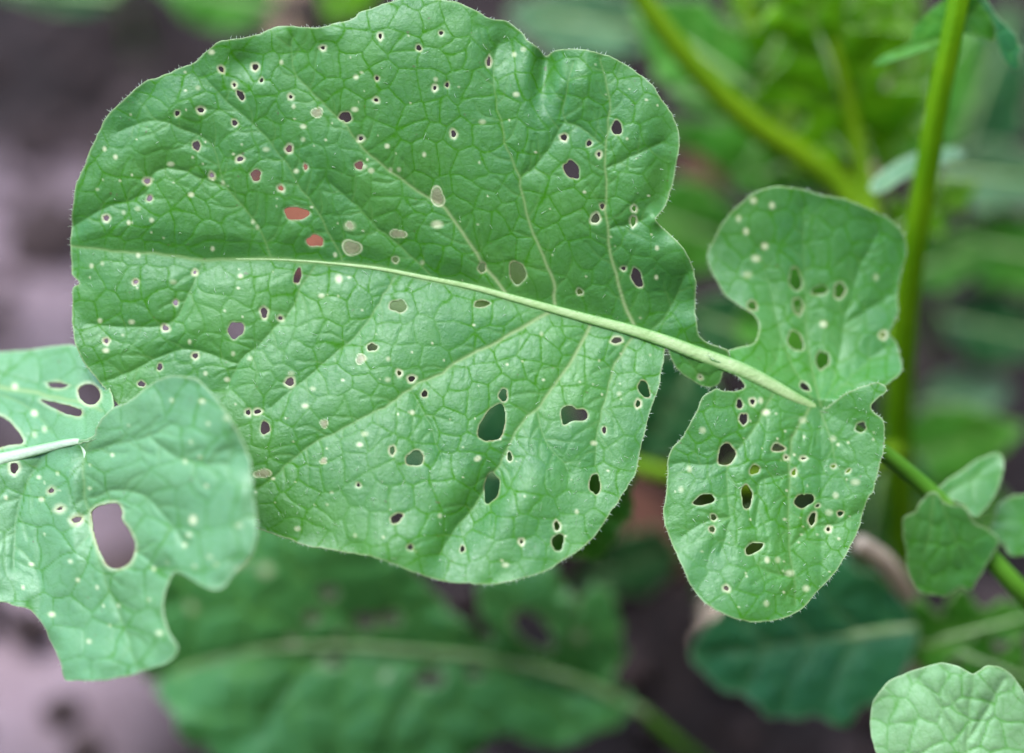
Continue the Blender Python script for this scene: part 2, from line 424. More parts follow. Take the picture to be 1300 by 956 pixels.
    at_ = {k: allv(v)[used] for k, v in (('vein', vein), ('rib', rib), ('pale', pale), ('tone', tone), ('skin', skin), ('dead', dead))}
    o = mesh_obj(name, W, faces, mat, parent, at_, True, thick)
    # bristles
    B = []; D = []; Ls = []
    gy, gx = np.gradient(f, cell)
    if edge_hair and len(E):
        sel = RNG.choice(len(E), min(edge_hair, len(E)), replace=False)
        for k in sel:
            pa = int(E[k, 0]); j, i = divmod(pa, nx)
            if hd[j, i] < 8 or sd0[j, i] < -6: continue
            g = -np.array([gx[j, i], gy[j, i]]); L = np.hypot(*g) + 1e-9; g /= L
            px, py, ph = AX[base + k], AY[base + k], AH[base + k]
            B.append(at(px, py, ph)); dv = RIGHT * (g[0] + RNG.normal(0, .35)) - UP * (g[1] + RNG.normal(0, .35)) - FWD * RNG.normal(.2, .4)
            D.append(dv / np.linalg.norm(dv)); Ls.append(PX * RNG.uniform(1.5, 5.5))
    if face_hair:
        tries = 0
        while tries < face_hair:
            tries += 1
            j = RNG.integers(1, ny - 1); i = RNG.integers(1, nx - 1)
            if f[j, i] < 3: continue
            if hair_zone is not None and RNG.random() > hair_zone(X[j, i], Y[j, i]): continue
            B.append(at(X[j, i], Y[j, i], H[j, i])); dv = -FWD * .55 + RIGHT * RNG.normal(-.2, .5) + UP * RNG.normal(.3, .5)
            D.append(dv / np.linalg.norm(dv)); Ls.append(PX * RNG.uniform(3, 9))
    if B: hair_mesh('hair', B, D, Ls, o)
    return o

# ------------------------------------------------------------------ the ground
def build_ground():
    n = 260
    u = np.linspace(-1, 1, n); g = np.sign(u) * (.75 * np.abs(u) + 60 * np.abs(u) ** 9)
    X, Y = np.meshgrid(g, g); Y = Y + .35
    near = np.exp(-np.hypot(X, Y - .3) / 2.5)
    Z = near * (.022 * fbm(X / .16, Y / .16, 3, 4) + .008 * fbm(X / .035, Y / .035, 8, 3))
    dry_light = -.08 + .4 * fbm(X / .22, Y / .22, 21, 3)
    for px, py, r, a in ((5, 270, .06, 1.0), (60, 430, .05, -.15), (0, 800, .06, .78), (140, 60, .09, -.8), (290, 290, .05, .35), (480, 200, .07, .25), (620, 20, .07, -.3), (820, 800, .08, -.7), (1240, 720, .07, -.6), (1230, 420, .07, -.25), (1200, 90, .09, -.4)):  # blobs put sky-lit pale soil and shaded dark soil into the colour
        c = ground_at(px, py); dry_light = dry_light + a * np.exp(-((X - c[0]) ** 2 + (Y - c[1]) ** 2) / (2 * r * r))
    idx = np.arange(n * n).reshape(n, n)
    F = np.stack([idx[:-1, :-1], idx[:-1, 1:], idx[1:, 1:], idx[1:, :-1]], -1).reshape(-1, 4)
    o = mesh_obj('ground', np.stack([X, Y, Z], -1).reshape(-1, 3), F, M['soil'], None, {'dry': np.clip(dry_light, 0, 1).ravel()})
    o['kind'] = 'structure'
    return o
build_ground()
def gz(x, y):
    x = np.array([x]); y = np.array([y])
    near = np.exp(-np.hypot(x, y - .3) / 2.5)
    return float((near * (.022 * fbm(x / .16, y / .16, 3, 4) + .008 * fbm(x / .035, y / .035, 8, 3)))[0])
import bmesh
def lump_data(seed, sub=2):
    bm = bmesh.new(); bmesh.ops.create_icosphere(bm, subdivisions=sub, radius=1)
    V = np.array([v.co[:] for v in bm.verts]); F = [[v.index for v in f.verts] for f in bm.faces]; bm.free()
    r = 1 + .28 * fbm(V[:, 0] * 1.4 + seed, V[:, 1] * 1.4 + V[:, 2] * .9, seed, 2) + .16 * fbm(V[:, 0] * 3.1, V[:, 2] * 3.1 + V[:, 1] * 2 + seed, seed + 3, 2)
    return V * r[:, None] * np.array([1, .85, .62]), np.array(F)
def build_clods():
    V = []; F = []; off = 0
    shapes = [lump_data(s, 1) for s in range(7)]; fine = [lump_data(s + 20, 3) for s in range(7)]
    for k in range(2600):
        x = RNG.normal(0, .32); y = .33 + RNG.normal(0, .32); s = .0025 + .008 * RNG.random() ** 3 + (.014 * RNG.random() if k % 9 == 0 else 0)
        v, f = (fine if k % 9 == 0 else shapes)[k % 7]; a = RNG.uniform(0, 6.28); c, s_ = math.cos(a), math.sin(a)
        R = np.array([[c, -s_, 0], [s_, c, 0], [0, 0, 1]])
        V.append(v @ R.T * s + np.array([x, y, gz(x, y) + s * .3])); F.append(f + off); off += len(v)
    o = mesh_obj('soil_crumbs', np.vstack(V), np.vstack(F), M['clod'])
    tag(o, 'loose brown crumbs of soil scattered over the bed', 'soil', kind='stuff')
build_clods()

# ------------------------------------------------------------------ the big leaf
MID = np.array([(60, 309), (92, 312), (144, 318), (194, 321), (261, 330), (328, 328), (378, 331), (430, 335), (480, 341), (500, 345), (548, 354), (602, 365), (646, 377), (697, 391), (748, 405), (798, 418), (842, 432), (900, 454), (914, 459), (945, 471), (977, 487), (1008, 504), (1040, 519), (1100, 552)], float)
def mid_y(x): return np.interp(x, MID[:, 0], MID[:, 1])
def hm(x): return np.interp(x, [60, 200, 500, 850, 950, 1040, 1120], [2, 0, -4, -8, -14, -26, -60])
def bump2(X, Y, cx, cy, rx, ry, an, a):
    t = math.radians(an); dx, dy = X - cx, Y - cy
    u = (dx * math.cos(t) + dy * math.sin(t)) / rx; v = (-dx * math.sin(t) + dy * math.cos(t)) / ry
    return a * np.exp(-(u * u + v * v))
def h_main(X, Y):
    t = (Y - mid_y(X)) * .97
    s = np.sqrt(t * t + 12 ** 2) - 12
    low = .42 * s - .00012 * s * s
    upp = 48 * (1 - np.exp(-s / 130)) - .0011 * np.clip(s - 200, 0, None) ** 2
    h = hm(X) + np.where(t > 0, low, upp) * np.interp(X, [90, 200, 300, 480], [.10, .2, .40, .72])
    h = h - .0006 * np.clip(200 - X, 0, None) ** 2
    for b in ((692, 85, 14, 46, 8, -20), (312, 82, 22, 20, -30, -9), (735, 95, 30, 34, 0, 9), (600, 655, 26, 70, 32, -16), (660, 640, 34, 60, 32, 8),
              (530, 690, 40, 30, 20, 8), (845, 230, 20, 60, 0, -16), (855, 380, 40, 40, 0, -12), (832, 278, 10, 12, 0, 9), (645, 60, 26, 40, 30, -10), (215, 150, 60, 30, -50, 7), (400, 40, 40, 18, 0, 8)):
        h = h + bump2(X, Y, *b)
    return h
main_base = ground_at(1520, 1010)
MAIN = empty('radish_leaf', main_base, 'large sharp green radish leaf riddled with small holes, with lobes along its pale midrib', 'leaf')
OUT_MAIN = [(460, 14), (448, 23), (415, 32), (402, 34), (364, 32), (344, 36), (318, 47), (280, 53), (260, 66), (247, 78), (215, 92), (189, 102), (170, 116), (141, 142), (125, 168), (112, 197), (96, 239), (90, 291), (91, 330), (91, 346), (92, 349), (99, 355), (100, 361), (93, 367), (92, 390), (93, 421), (98, 444), (110, 467), (127, 487), (147, 511),
            (175, 548), (210, 590), (258, 632), (300, 658), (332, 673), (386, 691), (421, 698), (472, 706), (507, 719), (541, 731), (576, 739), (610, 742), (645, 738), (688, 726), (714, 711), (744, 691), (765, 665), (787, 635), (804, 607), (813, 578), (816, 558), (826, 520), (836, 490), (842, 463), (844, 442), (852, 437), (880, 446), (905, 456), (925, 455), (922, 443), (905, 437), (892, 431), (886, 421), (884, 393), (884, 361), (880, 339), (870, 320), (848, 295), (832, 279), (838, 271), (846, 257), (854, 233), (859, 203), (863, 183), (861, 162), (852, 142), (836, 118), (819, 101), (798, 85), (771, 71), (751, 64), (731, 61), (704, 64), (693, 71), (685, 62), (670, 52), (660, 39), (643, 27), (622, 22), (595, 10), (572, 2), (528, -3), (500, 2)]
HOLES = [(281, 88, 5, 3.5, 40), (324, 85, 4.5, 5.5), (332, 102, 3, 3.5), (297.5, 108, 2.5, 3), (305.5, 121, 7, 4, 48), (225, 144, 3.5, 4.5), (255, 140, 5.5, 4, 30), (298, 156, 4.5), (249.6, 185, 4.5, 6.5), (304.6, 202, 5, 4), (325, 222.6, 7), (269, 223, 3.4, 4),
         (187, 230, 4.5), (190, 252, 4.5), (135, 277, 5, 4), (356.6, 239, 4), (376, 271, 15, 9.5, 8), (367, 189, 5, 5.5), (388, 212, 3.5, 4.5), (438.7, 148.6, 7.5, 7), (458, 176, 3.5), (456, 210, 6, 5), (369, 123, 3), (410, 61, 3), (400, 306, 11, 8, 15), 
         (482.7, 46, 3, 4), (531.7, 61, 4, 4.5), (560, 42, 3, 3.5), (620.7, 78.5, 2.6, 6), (478.6, 99.5, 3), (477.6, 127, 3), (552, 111.7, 2.5, 4), (567.6, 108, 3, 3.5), (575.7, 170, 4, 5.5), (716, 174.6, 4.5, 5), (748, 182, 4, 4.5), (760.5, 196, 3, 3.5), (783, 162.4, 7, 9, 15), (726, 215.6, 8.5, 14, -35), (756, 277.5, 5.5, 6), (764.6, 262, 3.5, 4), (805, 265, 3, 4.5), (804, 281, 3, 7), 
         (612, 340, 5, 6), (657, 346.7, 11, 14), (505.7, 388.6, 10.5, 8.5), (611.6, 385.6, 9.5, 4.5), (808.6, 352.8, 7, 12, -20), (736, 370.7, 4.5), (791.6, 341, 3.4), (783, 432, 7, 4), (502, 330, 5, 4), (472.5, 441, 6.5, 5, -15), (522.6, 481, 5), (539, 500, 5), (507, 473.6, 3.4), (639, 501.7, 5, 9, 10),
         (607, 554, 609, 540, 619, 523, 629, 515, 637, 513, 641, 524, 640, 544, 634, 556, 626, 559, 616, 559), (526.7, 582, 13, 9, -15), (714, 537, 713, 520, 724, 515, 732, 520, 742, 520, 746, 529, 739, 534, 727, 534, 719, 539), (817.7, 494, 6, 13, -20), (810, 512.5, 3.5, 5.5), (767, 546, 3.4, 5), (647, 580, 3, 6.5), (498, 572, 3, 6),
         (378, 350.3, 5, 10, 8), (335.4, 397, 4.5, 6.5), (356, 404, 3.2), (299.3, 419, 10, 11.5), (368, 485, 6, 5), (336.4, 543.4, 6.5, 8, 20), (315, 523.6, 3.5, 4.5), (327, 522.6, 5.5, 3.5), (223, 384.4, 4), (210, 416.5, 5, 4.2), (248, 451.7, 4, 4.5), (203, 466, 4, 5.5), (135, 433, 3.4), (179.5, 487.5, 5.5, 4.5), (172.5, 358, 3.2), (247.4, 346, 2.8),
         (624, 619.5, 10.5, 19, 15), (755.4, 614.7, 6.5, 14.5), (503.4, 658, 8.5, 5.5, -25), (520.6, 695, 5, 4), (707, 668, 3.5, 6), (708.4, 688.4, 7, 12.5, 8), (587, 697, 3.6, 5), (662, 688, 3.2), (455, 616, 3)]
def zs(lst, ox, oy, k, r=3.2): return [(ox + a / k, oy + b / k, r) for a, b in lst]
SPOTS = zs([(592, 345), (920, 245), (968, 418), (1005, 548), (1006, 497), (860, 587), (978, 672), (690, 718), (225, 585), (268, 617), (355, 820), (485, 645), (565, 765), (808, 872), (825, 892), (1273, 672), (1213, 303), (1208, 430), (645, 205), (410, 865), (320, 875), (300, 835)], 60, 0, 3.095)
SPOTS += zs([(570, 204), (577, 354), (450, 457), (93, 548), (232, 580), (106, 637), (275, 298), (33, 640), (5, 625), (604, 185), (137, 636), (275, 843)], 460, 0, 2.955)
SPOTS += zs([(97, 519), (95, 597), (10, 800), (430, 895), (187, 720), (1103, 213), (1105, 103), (970, 395), (5, 518), (868, 835), (963, 650), (150, 50), (672, 425), (225, 158)], 460, 280, 2.955)
SPOTS += zs([(1040, 285), (478, 233), (733, 210), (168, 172), (209, 163), (345, 132), (1007, 638), (978, 703), (682, 603), (600, 580), (540, 460), (705, 505), (768, 523), (925, 580), (320, 385), (200, 380), (1092, 130), (627, 107), (1200, 810), (1185, 850), (222, 493), (950, 235), (1048, 910)], 60, 280, 2.988)
SPOTS += zs([(350, 278), (600, 220), (180, 258), (793, 365), (713, 50), (1003, 208), (1050, 5)], 300, 560, 2.321)
SPOTS += [(430, 354, 5.5), (172, 358, 5), (555, 285, 5), (444, 287, 6)]
for k in range(150):
    SPOTS.append((RNG.uniform(110, 840), RNG.uniform(40, 720), RNG.uniform(1.0, 2.0)))
V_MAIN = [  # polyline, width start, width end, paleness start, end
    (MID[:19], 2.2, 7.0, .6, .9),
    ([(646, 377), (605, 322), (565, 264), (541, 250), (494, 217), (462, 190), (441, 160), (415, 136), (383, 103), (370, 75), (372, 48)], 3.4, 1.5, .95, .25),
    ([(705, 389), (702, 358), (693, 331), (678, 298), (663, 244), (658, 220), (644, 189), (636, 152), (629, 125), (626, 88), (632, 55)], 3.2, 1.4, .95, .25),
    ([(806, 416), (788, 371), (776, 324), (771, 285), (769, 210), (773, 152), (771, 108), (761, 74)], 3.4, 1.6, .95, .45),
    ([(772, 190), (735, 160), (716, 152), (719, 122), (727, 81)], 1.6, 1.4, .4, .4),
    ([(436, 335), (415, 291), (399, 262), (383, 239), (364, 207), (338, 174), (309, 147), (283, 124), (260, 97)], 2.2, 1.4, .55, .2),
    ([(347, 329), (325, 284), (289, 239), (267, 184), (234, 165), (199, 152), (150, 168)], 2.0, 1.3, .5, .2),
    ([(92, 287), (140, 262), (185, 245), (198, 218), (230, 216), (270, 232), (290, 240)], 1.3, 1.6, .2, .4),
    ([(549, 352), (520, 322), (480, 290), (455, 262), (420, 232)], 1.9, 1.2, .5, .2),
    ([(750, 407), (746, 418), (727, 456), (704, 490), (680, 520), (660, 541), (643, 571), (629, 598), (605, 640), (578, 670), (558, 705)], 3.4, 1.6, .95, .3),
    ([(703, 392), (646, 425), (595, 451), (561, 473), (521, 493), (487, 517), (460, 532), (411, 556), (378, 578), (354, 598), (326, 621)], 3.4, 1.6, .9, .25),
    ([(510, 347), (497, 358), (477, 392), (457, 422), (421, 451), (381, 488), (344, 518)], 2.2, 1.5, .6, .2),
    ([(403, 333), (381, 367), (368, 397), (328, 437), (303, 462), (291, 487)], 2.0, 1.4, .5, .2),
    ([(262, 331), (257, 334), (234, 384), (217, 410), (160, 415), (110, 411)], 1.9, 1.4, .45, .2),
    ([(303, 462), (232, 443), (165, 472), (130, 485)], 1.6, 1.2, .3, .2),
    ([(808, 422), (781, 459), (771, 497), (758, 544), (754, 590)], 2.6, 1.4, .8, .25),
    ([(680, 520), (692, 560), (712, 585), (722, 600)], 1.6, 1.2, .4, .2), ([(521, 493), (545, 540), (560, 580)], 1.4, 1.1, .3, .2),
    ([(660, 223), (690, 200), (716, 152)], 1.5, 1.3, .3, .3), ([(769, 214), (800, 200), (840, 180)], 1.6, 1.2, .4, .3), ([(771, 290), (800, 285), (832, 270)], 1.4, 1.2, .3, .2),
    ([(820, 425), (850, 395), (868, 350)], 1.8, 1.2, .4, .2)]
def branches(veins, step=34, lo=24, hi=52, skip=0, seed=5):
    rr = random.Random(seed); out = []
    for pts, w0, w1, a, b in veins[skip:]:
        Q = catmull(pts, 8); d = np.concatenate([[0], np.cumsum(np.hypot(*np.diff(Q, axis=0).T))]); L = d[-1]; s_ = step * .6; sg = 1
        while s_ < L - 12:
            x, y = np.interp(s_, d, Q[:, 0]), np.interp(s_, d, Q[:, 1]); x2, y2 = np.interp(s_ + 6, d, Q[:, 0]), np.interp(s_ + 6, d, Q[:, 1])
            an = math.atan2(y2 - y, x2 - x) + sg * math.radians(rr.uniform(42, 68)); l = rr.uniform(lo, hi); p = [(x, y)]
            for k in range(3):
                x += l / 3 * math.cos(an); y += l / 3 * math.sin(an); p.append((x, y)); an -= sg * rr.uniform(.05, .4)
            out.append((p, 1.4, .9, .42, .15, 1)); s_ += step * rr.uniform(.6, 1.25) * .7; sg = -sg
    return out
V_MAIN += branches(V_MAIN, skip=1)
def hz_main(x, y): return .12 + .55 * (y > 560) + .35 * (x > 800) * (y < 250) + .2 * (x < 420) * (y > 320)
SKINS = [(555.4, 250, 7.5, 11.5), (446.5, 314.5, 10, 9.5), (402.5, 143, 6, 6.5), (333.6, 601, 10, 5), (458, 455.7, 6, 5.5), (411.4, 537.7, 5, 4.5), (444, 286, 4.5, 4.5), (505, 297, 9, 5), (135, 433, 4.5, 4), (411, 585, 4, 4), (172, 358, 4, 4)]
blade('terminal_lobe', OUT_MAIN, h_main, M['leaf'], MAIN, cell=1.45, skins=SKINS, holes=HOLES, spots=SPOTS, veins=V_MAIN, net=31, net_amp=.5, lat_amp=8, seed=11, ruffle=6, wave=4,
      edge_hair=800, face_hair=2400, hair_zone=hz_main, calm=lambda X, Y: np.clip((np.abs(Y - mid_y(X)) - 2) / 30, 0, 1) ** .7 * np.clip((X - 60) / 200, 0, 1) + (1 - np.clip((X - 60) / 200, 0, 1)) * 1.0)

# side lobes
def near_rib(X, Y): return np.clip((np.abs(Y - mid_y(np.clip(X, 900, 1040))) * .9 + np.clip(X - 1040, 0, None) - 4) / 26, 0, 1)
def h_upper(X, Y):
    t = np.clip(mid_y(np.clip(X, 900, 1040)) - 12 - Y, 0, None)
    dx = (X - 1022)
    return hm(np.clip(X, 900, 1040)) - 95 * (1 - np.exp(-t / 60)) + .14 * t - .0010 * dx * dx * np.clip(t / 120, 0, 1) + bump2(X, Y, 1110, 480, 40, 14, -10, 10) - .10 * np.clip(X - 1050, 0, None)
OUT_UP = [(914, 446), (930, 444), (955, 437), (964, 424), (964, 408), (955, 399), (939, 389), (924, 377), (911, 358), (902, 342), (897, 324), (905, 305), (917, 283), (936, 261), (958, 245), (983, 238), (1015, 240), (1046, 247), (1077, 254), (1106, 265), (1131, 280), (1147, 298), (1151, 324), (1146, 342), (1142, 358), (1140, 377), (1141, 396), (1135, 411), (1130, 424), (1137, 433), (1143, 455), (1143, 471), (1134, 482), (1121, 490), (1087, 503), (1062, 518), (1043, 524), (1010, 510), (975, 492), (940, 474)]
H_UP = zs([], 0, 0, 1) + [(1010, 355, 7.5, 15), (1013, 389, 5.5, 12, -8), (1041, 369, 11, 5, -5), (1066, 369, 7.5, 9.5, 15), (1010, 433, 9, 14, -15), (1044, 457, 8, 12), (1121, 425.6, 4.5), (1022, 491, 8, 4, 30), (955, 388, 5, 7, -30)]
S_UP = zs([(435, 110), (375, 183), (405, 235), (480, 295), (445, 345), (410, 410), (718, 610), (510, 130), (930, 420)], 820, 220, 3.186, 4.5)
V_UP = [([(1041, 516), (1027, 440), (1022, 371), (1021, 314), (1018, 265)], 2.6, 1.4, .55, .2), ([(1045, 512), (1059, 480), (1071, 415), (1088, 350), (1110, 300)], 2.0, 1.3, .3, .15), ([(1060, 500), (1090, 470), (1125, 440)], 1.8, 1.2, .4, .2), ([(1071, 415), (1100, 395), (1130, 375)], 1.5, 1.2, .3, .2), ([(1030, 505), (1000, 450), (980, 380), (968, 320)], 2.2, 1.3, .5, .2), ([(960, 478), (985, 460), (990, 430)], 1.8, 1.2, .4, .2)]
V_UP += branches(V_UP, 30, 20, 40, 0, 9)
blade('side_lobe', OUT_UP, h_upper, M['leaf'], MAIN, cell=2.0, holes=H_UP, spots=S_UP, veins=V_UP, net=30, net_amp=.5, lat_amp=8, seed=23, ruffle=5, wave=6, edge_hair=120, calm=near_rib)
def h_lower(X, Y):
    t = np.clip(Y - 519, 0, None)
    ln = (Y - (459 + (X - 914) * .48)) * .9
    ln = np.clip(ln, 0, None)
    return hm(np.clip(X, 900, 1042)) + .30 * ln - .0001 * ln * ln - .0009 * (X - 985) ** 2 * np.clip(ln / 100, 0, 1) * np.where(X > 985, 1.2, .9) + 14 * np.clip((X - 1040) / 60, 0, 1.4)
OUT_LO = [(925, 468), (942, 484), (945, 492), (930, 496), (917, 495), (908, 494), (892, 505), (884, 523), (867, 553), (850, 577), (847, 607), (845, 630), (841, 654), (850, 681), (863, 711), (873, 737), (890, 761), (914, 778), (940, 788), (967, 790), (994, 786), (1017, 774), (1037, 754), (1057, 731), (1077, 701), (1091, 667), (1101, 637), (1104, 629), (1108, 626), (1114, 607), (1119, 580), (1124, 550), (1121, 533), (1108, 523), (1106, 513), (1116, 503), (1125, 495), (1118, 488), (1104, 487), (1081, 495), (1061, 508), (1046, 518), (1030, 511), (1000, 497), (965, 479), (940, 466)]
H_LO = [(912, 587, 915, 569, 922, 563, 929, 567, 934, 577, 929, 586, 920, 590), (980, 572, 985, 563, 997, 569, 991, 572), (958, 596.4, 7, 5.5, -20), (948, 630.5, 7.5, 14.5), (894, 634.6, 13.5, 7, -20), (1020.7, 635.6, 12.5, 9, -10), (1031.4, 659, 4.5, 8, 10), (906, 657, 4.5), (904, 672, 4, 5), (957, 696, 12, 6.5, -20), (1092.7, 542.6, 7.5, 5.5, -35), (1008, 600, 3.2, 4.6, 30), (944, 532, 5, 8), (939, 513, 4, 6, -15), (955.5, 510, 4), (922, 747, 4), (1066.6, 652, 4), (1051.5, 672, 3.2), (1058, 592, 4, 2.4, -30), (1077, 598, 4.5, 2, -40), (1020, 582, 4, 2), (1038, 642, 4, 2, -20), (998, 581, 2.4)]
S_LO = zs([(215, 198), (165, 345), (133, 423), (710, 230), (455, 130), (545, 740), (608, 798), (457, 855), (460, 690), (720, 445), (695, 510), (795, 395), (595, 160), (500, 690), (435, 85)], 820, 480, 2.989, 4.2)
for k in range(40): S_LO.append((RNG.uniform(855, 1110), RNG.uniform(520, 780), RNG.uniform(1, 2)))
V_LO0 = [([(1030, 514), (1020, 530), (1007, 550), (1002, 580), (1001, 627), (1002, 694), (1007, 734), (1011, 768)], 3.2, 1.5, .7, .35), ([(985, 491), (970, 520), (954, 550), (930, 580), (922, 614), (925, 661), (915, 700)], 2.6, 1.3, .55, .2), ([(936, 572), (905, 588), (870, 588), (855, 590)], 1.6, 1.2, .3, .2), ([(1041, 522), (1057, 564), (1061, 587), (1074, 614)], 2.2, 1.3, .5, .2),
        ([(1001, 600), (965, 611), (963, 640), (960, 665)], 1.6, 1.1, .3, .2), ([(1002, 694), (1030, 670), (1065, 665), (1090, 650)], 1.6, 1.1, .3, .2), ([(924, 655), (895, 662), (865, 680)], 1.5, 1.1, .3, .2), ([(1007, 734), (965, 720), (955, 690)], 1.3, 1.1, .2, .2)]
V_LO = V_LO0 + branches(V_LO0, 28, 18, 36, 0, 8)
blade('side_lobe', OUT_LO, h_lower, M['leaf'], MAIN, cell=1.6, holes=H_LO, spots=S_LO, veins=V_LO, net=29, net_amp=.5, lat_amp=7, seed=31, ruffle=6, wave=5, edge_hair=320, face_hair=250, calm=near_rib)
def h_small(X, Y): return hm(X) - .25 * np.clip(Y - mid_y(X), 0, None) + 2
blade('leaflet', [(848, 434), (848, 446), (853, 458), (861, 470), (870, 478), (889, 490), (905, 491), (914, 485), (917, 474), (925, 466), (900, 453), (870, 441)], h_small, M['leaf'], MAIN, cell=1.8, holes=[(889, 479, 2)], spots=[(889, 479, 3.5)], veins=[([(862, 440), (880, 465), (890, 486)], 1.6, 1, .4, .2)], net=26, net_amp=1.2, lat_amp=3, seed=37, ruffle=2, wave=2, edge_hair=40)
# midrib and petiole of the big leaf
mp = [(x, mid_y(x)) for x in (300, 360, 420, 480, 540, 600, 646, 700, 750, 800, 845, 880, 914, 945, 977, 1008, 1040)]
mh = [float(h_main(np.array([x]), np.array([y]))[0]) for x, y in mp]
mr = [.8, 1.3, 1.9, 2.8, 3.6, 4.6, 5.4, 6.6, 7.6, 8.8, 10, 11, 12, 12, 11, 9, 5]
mh = [hm(x) - .2 + .16 * r for (x, y), r in zip(mp, mr)]; mh[-1] -= 2.5
tube('midrib', at([p[0] for p in mp], [p[1] for p in mp], mh), np.array(mr) * .82 * PX, M['rib'], MAIN, seg=16, flat=.3, ridges=.035)
pp = [(1030, 516, -38), (1075, 542, -52), (1115, 570, -75), (1160, 606, -105), (1205, 648, -125), (1250, 700, -150), (1300, 755, -180), (1370, 830, -280), (1440, 910, -480)]
pw = list(at([p[0] for p in pp], [p[1] for p in pp], [p[2] for p in pp])) + [main_base + np.array([0, 0, .03]), main_base + np.array([.004, 0, -.03])]
tube('petiole', pw, np.array([8, 10, 11, 11.5, 12, 13, 14, 16, 18, 20, 22]) * PX, M['darkstalk'], MAIN, seg=14, ridges=.03)
# the lobes low on the petiole
def lin(h0, cx, cy, gx, gy, cxx=0.0, cyy=0.0): return lambda X, Y: h0 + gx * (X - cx) + gy * (Y - cy) - cxx * (X - cx) ** 2 - cyy * (Y - cy) ** 2
blade('leaflet', zs([(350, 285), (400, 290), (440, 340), (490, 365), (530, 400), (525, 440), (490, 490), (460, 540), (430, 587), (392, 578), (340, 618), (290, 608), (245, 600), (205, 530), (190, 420), (188, 345), (215, 320), (235, 300), (262, 262), (300, 240)], 1080, 540, 2.814) and [(a, b) for a, b, _ in zs([(350, 285), (400, 290), (440, 340), (490, 365), (530, 400), (525, 440), (490, 490), (460, 540), (430, 587), (392, 578), (340, 618), (290, 608), (245, 600), (205, 530), (190, 420), (188, 345), (215, 320), (235, 300), (262, 262), (300, 240)], 1080, 540, 2.814)],
      lin(-105, 1200, 650, -.05, -.1, .004, .001), M['leaf'], MAIN, cell=2.4, veins=[([(1185, 628), (1180, 670), (1172, 710), (1170, 745)], 2, 1.3, .5, .2), ([(1195, 640), (1215, 690), (1225, 720)], 1.8, 1.2, .4, .2)], net=30, net_amp=1.5, lat_amp=7, seed=41, teeth=1.6)
blade('leaflet', [(a, b) for a, b, _ in zs([(310, 230), (370, 175), (440, 130), (505, 98), (545, 105), (545, 180), (515, 250), (480, 300), (440, 330), (400, 285), (350, 262)], 1080, 540, 2.814)], lin(-120, 1205, 640, -.1, .35), M['leaf'], MAIN, cell=3, veins=[([(1195, 632), (1230, 610), (1262, 585)], 2, 1.2, .4, .2)], net=30, net_amp=1.2, seed=43)
blade('leaflet', [(1250, 690), (1260, 662), (1268, 640), (1290, 628), (1320, 630), (1340, 660), (1335, 695), (1305, 705), (1282, 706), (1272, 690)], lin(-160, 1272, 700, -.05, .2), M['leaf'], MAIN, cell=3.5, net=30, net_amp=1.2, seed=44)

# ------------------------------------------------------------------ folded leaf in front, left
def zf(lst, ox=0, oy=420, k=2.125): return [(ox + a / k, oy + b / k) for a, b in lst]
fb = ground_at(-330, 760)
FRONT = empty('radish_leaf', fb, 'pale folded leaf with one large torn hole lying over the edge of the sharp leaf', 'leaf')
def h_A(X, Y):
    h = 8 + .66 * (X - 50) * np.where(X > 50, 1, .25)
    h = np.where(X > 250, h - .0024 * (X - 250) ** 2, h)
    h = h + .22 * (Y - 575) * np.where(Y > 575, 1, 0) - .0008 * np.clip(Y - 760, 0, None) ** 2
    h = h - .12 * np.clip(560 - Y, 0, None) * (X > 100) + bump2(X, Y, 150, 660, 40, 60, 0, -10) + bump2(X, Y, 112, 640, 16, 90, 0, -12) + bump2(X, Y, 240, 560, 60, 50, 0, 12)
    return h
def near_front(X, Y): return np.clip((np.abs(Y - (583 - .24 * X)) + np.clip(X - 118, 0, None) - 4) / 22, 0, 1)
OUT_A = zf([(245, 288), (258, 262), (278, 230), (300, 210), (340, 195), (400, 150), (440, 128), (470, 122), (505, 124), (535, 132), (580, 175), (615, 230), (650, 290), (675, 350), (685, 450), (695, 540), (680, 600), (640, 650), (600, 690), (565, 697), (520, 672), (475, 650), (452, 690), (440, 750), (455, 810), (480, 855), (460, 890), (400, 915), (300, 940), (200, 945), (172, 940), (160, 890), (150, 870), (120, 800), (85, 752), (40, 742), (0, 730), (-90, 720), (-170, 660), (-210, 560), (-200, 450), (-150, 395), (0, 345), (120, 318)])
H_A = [tuple(np.array(zf([(247, 492), (262, 475), (310, 465), (328, 484), (330, 512), (355, 550), (365, 585), (350, 625), (320, 640), (290, 634), (266, 590), (251, 540)])).ravel()), (18, 594, 5, 8), (65, 623, 5, 3.5, -15), (97.5, 660, 7, 3.2, -15), (76, 646, 4.5, 2, -15)]
S_A = [(a, b, 1.7 + 1.8 * ((a * 7.3 + b) % 1)) for a, b in zf([(463, 187), (562, 250), (515, 300), (500, 353), (540, 340), (545, 190), (242, 425), (243, 362), (347, 255), (303, 335), (557, 418), (645, 525), (510, 550), (498, 578), (450, 625), (415, 642), (525, 635), (566, 610), (583, 630), (210, 672), (262, 692), (280, 742), (320, 742), (402, 725), (140, 765), (240, 838), (297, 795), (62, 692), (120, 548), (190, 622), (85, 630), (105, 395), (120, 410), (155, 385), (160, 430), (112, 455), (430, 815), (612, 235), (640, 640), (16, 450)])]
S_A += [(245, 660, 6)]
